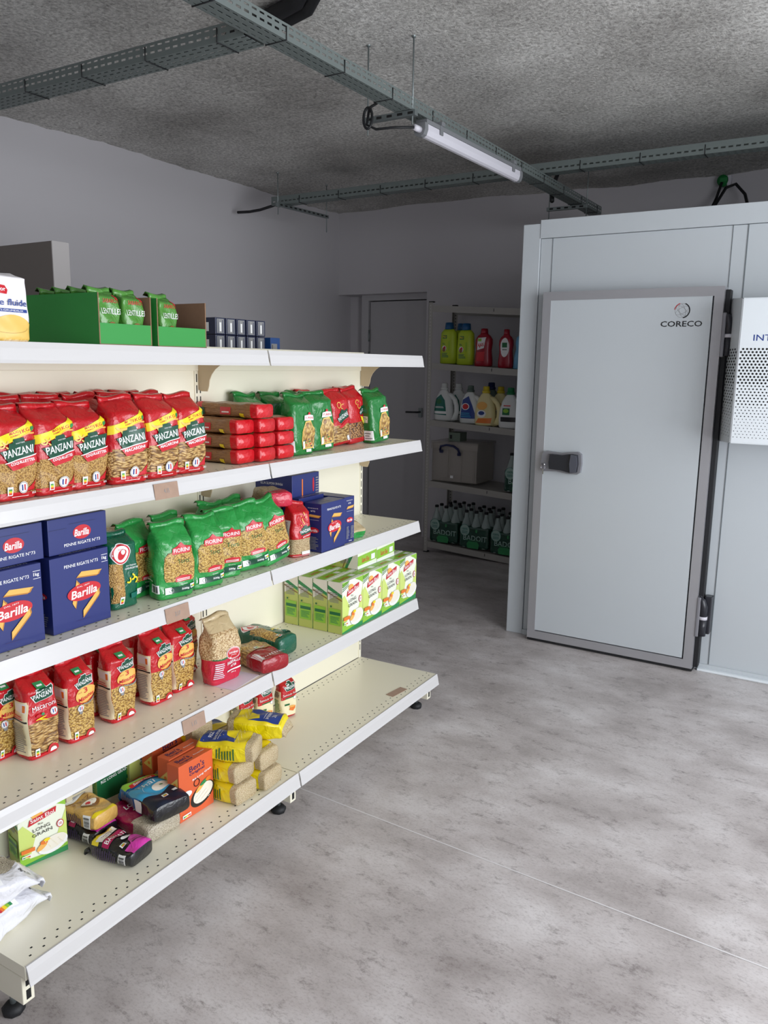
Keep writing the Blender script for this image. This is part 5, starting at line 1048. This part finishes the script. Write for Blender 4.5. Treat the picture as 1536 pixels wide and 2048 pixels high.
# ================================================================== metal rack by the far wall and its goods
RX0, RX1, RY0, RY1 = -1.10, .06, 2.625, 3.06
def rz(x): return -.04*(x-RX0)/.72*1.0
RZ = {1: 1.94, 2: 1.507, 3: 1.068, 4: .585, 5: .092}
rk = empty('storage_rack', (RX0, RY0, 0), 0, 'galvanised five-shelf metal rack against the far wall beside the cold room', 'rack')
ro = (-RX0, -RY0, 0)
for (x, y, sx_, sy_) in ((RX0, RY0, 1, 1), (RX0, RY1, 1, -1), (RX1, RY0, -1, 1), (RX1, RY1, -1, -1)):
    mb = MB(); top = 1.965+rz(x)
    mb.box((min(x, x+sx_*.034), min(y, y+sy_*.002), .006), (max(x, x+sx_*.034), max(y, y+sy_*.002), top), 'rackm'); mb.box((min(x, x+sx_*.002), min(y, y+sy_*.034), .006), (max(x, x+sx_*.002), max(y, y+sy_*.034), top), 'rackm')
    z = .06
    while z < top-.03:
        if sy_ > 0: mb.box((x+sx_*.017-.003, y-.0006, z), (x+sx_*.017+.003, y, z+.009), mat('rack_hole', 'c8c8c4', rough=.6) if z % .05 < .04 else 'hole')
        else: mb.box((x+sx_*.017-.003, y-.0027, z), (x+sx_*.017+.003, y-.002, z+.009), 'hole')
        z += .025
    o = mb.build('upright', rk, ro)
    mb = MB(); mb.box((min(x, x+sx_*.037), min(y, y+sy_*.037), 0), (max(x, x+sx_*.037), max(y, y+sy_*.037), .009), 'rubber'); mb.box((min(x, x+sx_*.036), min(y, y+sy_*.036), top-.002), (max(x, x+sx_*.036), max(y, y+sy_*.036), top+.006), 'rubber'); mb.build('plastic_cap', o)
for k, z in RZ.items():
    mb = MB(); xa, xb = RX0+.036, RX1-.036; V = []
    for (x, y) in ((xa, RY0+.002), (xb, RY0+.002), (xb, RY1-.002), (xa, RY1-.002)): V.append((x, y, z+rz(x)))
    hh_ = .03; vs = V+[(x, y, q-.02) for x, y, q in V]; mb.add(vs, [(0, 1, 2, 3), (7, 6, 5, 4), (0, 4, 5, 1), (1, 5, 6, 2), (2, 6, 7, 3), (3, 7, 4, 0)], 'rackm')
    o = mb.build('shelf', rk, ro)
    mb = MB()
    for y in (RY0, RY1-.004):
        vs = [(xa, y, z+rz(xa)+.002), (xb, y, z+rz(xb)+.002), (xb, y, z+rz(xb)-.046), (xa, y, z+rz(xa)-.046)]; vs += [(a, b+.003, c) for a, b, c in vs]
        mb.add(vs, [(0, 3, 2, 1), (4, 5, 6, 7), (0, 1, 5, 4), (1, 2, 6, 5), (2, 3, 7, 6), (3, 0, 4, 7)], 'rackm')
    mb.box((RX0+.54, RY0-.0006, z+rz(-.6)-.03), (RX0+.545, RY0, z+rz(-.6)-.008), 'hole'); mb.build('beam', o)
def rput(o, k, x, y, rot=0, lift=0):
    if o.name.startswith('laundry'): o.scale = (1.25, 1.1, 1.0)
    o.location = (x, y, RZ[k]+rz(x)+.003+lift); o.rotation_euler = (0, 0, math.radians(rot)); return o
def bottle(name, prof, sx, sy, mbody, mcap, capz, capr, caph, label, cat, art=None, W=.1, group=None, power=2.6, captaper=.9):
    mb = MB(); mb.lathe(prof, mbody, 28, None, sx, sy, power)
    if art:
        def surf(a, b, o):
            r = 0
            for (r0, z0), (r1, z1) in zip(prof, prof[1:]):
                if z0 <= b <= z1 and z1 > z0: r = r0+(r1-r0)*(b-z0)/(z1-z0); break
            x = max(-.96*r*sx, min(.96*r*sx, a-W/2)); y = -r*sy*(1-abs(x/(r*sx))**power)**(1/power); return (x, y-o-.0012, b)
        art.emit(mb, surf, cut=.012)
    o = mb.build(name); tag(o, label, cat, group)
    mb = MB(); mb.lathe([(capr, capz), (capr, capz+caph*.3), (capr*captaper, capz+caph), (capr*.5, capz+caph+.002)], mcap, 18); mb.build('cap', o); return o
M['yg'] = mat('lime_plastic', 'b8cf2e', rough=.35); M['capb'] = mat('blue_cap', '1c5a8c', rough=.35); M['redp'] = mat('red_plastic', 'a0182c', rough=.25, coat=.3); M['bluep'] = mat('light_blue_plastic', '6aa8cc', rough=.35)
M['whp'] = mat('white_plastic', 'dfe2e0', rough=.35); M['yep'] = mat('cream_plastic', 'e6d9a0', rough=.35); M['capy'] = mat('yellow_cap', 'd8c030', rough=.4); M['capg'] = mat('green_cap', '1f7a4a', rough=.4); M['capd'] = mat('dark_cap', '1e2a55', rough=.4); M['capgr'] = mat('grey_cap', '5a6a62', rough=.4)
# lime bottles
pr = [(.042, 0), (.05, .006), (.051, .10), (.048, .19), (.046, .235), (.032, .258), (.026, .262)]
A = Art().rect(.014, .19, .05, .215, 'ig').text('PRO', .03, .203, .03, .016, 'iy').ell(.03, .115, .02, .022, 'iw').ell(.028, .108, .014, .018, 'ibrown').ell(.034, .122, .009, .01, 'ir').lines(.01, .05, .07, .085, 4, 'iteal').lines(.012, .145, .04, .16, 2, 'ig').rect(.068, .1, .074, .17, 'ilg')
lb0 = bottle('detergent_bottle', pr, 1.38, .8, 'yg', 'capb', .26, .034, .05, 'lime yellow bottle with blue cap, leftmost on the rack\'s second shelf', 'bottle', A, .102)
rput(lb0, 2, -.955, 2.70); 
def rdup(o, k, x, y, label, rot=0, group=None):
    c = dup(o, label=label, group=group); return rput(c, k, x, y, rot)
rdup(lb0, 2, -.90, 2.80, 'lime yellow bottle standing behind the other two lime bottles'); rdup(lb0, 2, -.81, 2.70, 'lime yellow bottle with blue cap beside the red cleaner bottle')
pr = [(.05, 0), (.057, .008), (.056, .05), (.049, .12), (.054, .17), (.053, .20), (.04, .225), (.024, .24), (.024, .245)]
A = Art().poly([(.012, .12), (.07, .135), (.085, .215), (.02, .21)], 'iw').text('AJAX', .045, .155, .056, .034, 'ir', rot=.15, bold=.04).rect(.02, .185, .05, .205, 'ilg').poly([(.012, .04), (.075, .04), (.078, .11), (.012, .105)], 'ir')
aj = bottle('cleaner_bottle', pr, 1.25, .7, 'redp', 'redp', .243, .028, .035, 'red cleaner bottle with a white label, between the lime bottles and the other red one', 'bottle', A, .11)
rput(aj, 2, -.655, 2.69)
A = Art().ell(.05, .15, .034, .07, 'iw', 22).rect(.03, .15, .07, .185, 'ig').rect(.032, .13, .068, .138, 'igr')
aj2 = bottle('cleaner_bottle', [(r*.86, z) for r, z in pr], 1.2, .7, 'redp', 'redp', .243, .022, .038, 'red cleaner bottle with white oval label near the cold room edge', 'bottle', A, .10)
rput(aj2, 2, -.475, 2.69)
bb = bottle('cleaner_bottle', [(.05, 0), (.054, .01), (.05, .10), (.04, .15), (.046, .19), (.04, .23), (.02, .25)], 1.3, .8, 'bluep', 'bluep', .25, .016, .02, 'light blue bottle half hidden behind the cold room corner', 'bottle')
rput(bb, 2, -.345, 2.70)
def jug(name, mbody, mcap, label, art, s=1, group=None):
    mb = MB(); pr = [(.052, 0), (.06, .01), (.062, .08), (.056, .14), (.045, .19), (.03, .225), (.02, .238), (.02, .245)]
    # offset body plus looped handle on the right
    bm = MB(); Mx = Matrix.Translation((-.018*s, 0, 0)); mb.lathe([(r*s, z*s) for r, z in pr], mbody, 26, Mx, 1.05, .72, 2.8)
    mb.tube([(-.0*s, 0, .205*s), (.03*s, 0, .195*s), (.056*s, 0, .165*s), (.068*s, 0, .12*s), (.07*s, 0, .07*s), (.058*s, 0, .02*s), (.03*s, 0, .012*s)], [.02*s, .019*s, .016*s, .015*s, .016*s, .02*s, .02*s], mbody, 12)
    def surf(a, b, o):
        b2 = b/s; r = .05
        for (r0, z0), (r1, z1) in zip(pr, pr[1:]):
            if z0 <= b2 <= z1 and z1 > z0: r = r0+(r1-r0)*(b2-z0)/(z1-z0); break
        rx, ry = r*s*1.05, r*s*.72; x = max(-.95*rx, min(.95*rx, a)); return (x-.018*s, -ry*(1-abs(x/rx)**2.8)**(1/2.8)-o-.0012, b)
    if art: art.emit(mb, surf, cut=.012)
    o = mb.build(name); tag(o, label, 'detergent bottle', group)
    mb = MB(); mb.lathe([(.024*s, .24*s), (.025*s, .255*s), (.02*s, .257*s), (.019*s, .285*s), (.016*s, .289*s)], mcap, 18, Mx); mb.build('cap', o); return o
A = Art().poly([(-.055, .05), (.035, .045), (.03, .10), (.02, .16), (-.01, .205), (-.045, .17)], 'iteal').ell(-.02, .15, .02, .02, 'ig').lines(-.045, .10, .02, .115, 2, 'iw').rect(-.05, .055, .035, .075, 'iw')
j1 = jug('laundry_detergent', 'whp', 'whp', 'white laundry jug with a green label, leftmost on the rack\'s third shelf', A); rput(j1, 3, -.955, 2.69); rdup(j1, 3, -.90, 2.83, 'white laundry jug standing behind the green-labelled one')
A = Art().poly([(-.05, .04), (.06, .04), (.03, .14), (.0, .21), (-.04, .18)], 'ib').ell(-.015, .13, .026, .026, 'iw').ell(-.015, .13, .021, .021, 'ir').lines(-.045, .05, .04, .09, 3, 'isky')
j2 = jug('laundry_detergent', 'whp', 'capgr', 'white laundry jug with blue label and red round emblem', A); rput(j2, 3, -.735, 2.70)
j5 = jug('laundry_detergent', 'capgr', 'capd', 'taller dark-capped jug behind the blue-labelled one', None, 1.1); rput(j5, 3, -.64, 2.88)
A = Art().ell(-.01, .15, .035, .03, 'iorl').ell(-.01, .09, .03, .028, 'iw').ell(-.01, .095, .02, .015, 'ib').poly([(-.05, .02), (.05, .02), (.055, .06), (-.03, .055)], 'io')
j3 = jug('laundry_detergent', 'yep', 'capy', 'cream yellow laundry jug with a yellow cap', A, 1.02); rput(j3, 3, -.595, 2.68); rdup(j3, 3, -.54, 2.83, 'yellowish laundry jug standing behind the yellow-capped one')
A = Art().rect(-.035, .10, .012, .15, 'ig').ell(-.012, .13, .018, .015, 'ilg').rect(-.045, .05, .06, .085, 'ik').rect(-.03, .165, .015, .172, 'ir')
j4 = jug('laundry_detergent', 'whp', 'capg', 'white laundry jug with green cap and tree label by the cold room corner', A, 1.04); rput(j4, 3, -.395, 2.68)
# clear storage box
mb = MB(); bw_, bd_, bh_ = .39, .32, .30
for (a, b) in (((0, 0, 0), (bw_, .004, bh_)), ((0, bd_-.004, 0), (bw_, bd_, bh_)), ((0, 0, 0), (.004, bd_, bh_)), ((bw_-.004, 0, 0), (bw_, bd_, bh_)), ((0, 0, 0), (bw_, bd_, .005))): mb.box(a, b, 'plastic_clear')
for x in (.13, .25, .36): mb.box((x, -.004, .01), (x+.012, 0, bh_-.03), 'plastic_clear')
bo = tag(mb.build('storage_box'), 'clear plastic storage box with blue handle on the rack', 'storage box'); rput(bo, 4, -1.06, 2.67)
mb = MB(); mb.box((-.01, -.01, bh_-.004), (bw_+.01, bd_+.01, bh_+.016), 'plastic_clear', .004); mb.box((-.008, -.012, bh_-.045), (bw_+.008, -.006, bh_), 'plastic_clear', .002); mb.build('lid', bo)
M['navyp'] = mat('navy_plastic', '16204e', rough=.35)
mb = MB(); mb.tube([(.075, -.018, .245), (.085, -.024, .278), (.14, -.03, .292), (.2, -.03, .285), (.235, -.024, .262), (.25, -.018, .225)], .009, 'navyp', 8); mb.box((.07, -.016, .225), (.10, -.005, .25), 'navyp', .003); mb.box((.225, -.016, .21), (.255, -.005, .235), 'navyp', .003); mb.build('handle', bo)
mb = MB(); mb.box((.165, -.0045, .03), (.19, -.0035, .05), 'iw'); mb.build('sticker', bo)
mb = MB(); mb.box((0, 0, 0), (.10, .12, .07), mat('grey_green_card', '7f8f80', rough=.6), .001); mb.box((.01, -.0006, .02), (.03, 0, .05), 'ik'); o = tag(mb.build('small_carton'), 'small grey-green carton lying on the storage box lid', 'carton'); rput(o, 4, -.955, 2.74, 0, bh_+.0185)
# water six-packs
pr = [(.038, 0), (.04, .008), (.04, .15), (.036, .18), (.018, .235), (.014, .25), (.013, .275)]
M['ipale'] = ink('ink_pale_green', '9ab5ac')
def sixpack(k, x, y, label, rot=0, group='shrink-wrapped water packs on the rack'):
    mb = MB(); mb.box((0, 0, .002), (.252, .168, .175), film('film_dark_wrap', '0b4030'), .018)
    A = Art().ell(.05, .14, .042, .046, 'ipale', 22).ring(.05, .14, .042, .003, 'iteal', 22, ry=.046).text('100%', .05, .15, .05, .018, 'iteal').lines(.025, .115, .075, .138, 3, 'iteal', ragged=False)
    A.text('BADOIT', .14, .082, .20, .042, 'ipale', bold=.01).poly([(.075, .0), (.17, .0), (.175, .035), (.16, .055), (.085, .055), (.07, .035)], 'igl').rect(.06, .062, .19, .066, 'igl').ell(.15, .14, .008, .014, 'igl')
    A.emit(mb, lambda a, b, o: (a, -o-.0008, b+.003))
    o = mb.build('water_pack'); tag(o, label, 'water pack', None)
    for i in range(3):
        for j in range(2):
            b = MB(); b.lathe([(r, z+.004) for r, z in pr], 'clearb', 14, Matrix.Translation((.042+.084*i, .042+.084*j, 0))); bo_ = b.build('bottle', o)
            c = MB(); c.lathe([(.0155, .277), (.0155, .292), (.013, .295)], 'rubber', 12, Matrix.Translation((.042+.084*i, .042+.084*j, 0))); c.build('bottle_cap', bo_)
    rput(o, k, x, y, rot); return o
sixpack_0 = sixpack(5, -1.055, 2.64, 'dark green water six-pack, leftmost on the lowest rack shelf')
rdup(sixpack_0, 5, -.79, 2.64, 'dark green water six-pack, middle of the front three on the lowest shelf'); rdup(sixpack_0, 5, -.525, 2.64, 'dark green water six-pack beside the cold room on the lowest shelf')
for i, x in enumerate((-1.03, -.765, -.50)): rdup(sixpack_0, 5, x, 2.83, 'water six-pack in the rear row of the lowest rack shelf', 0, 'rear water packs on the lowest shelf')
rdup(sixpack_0, 4, -.435, 2.65, 'dark green water six-pack beside the clear storage box')
rdup(sixpack_0, 4, -.43, 2.84, 'water six-pack behind the one beside the storage box')
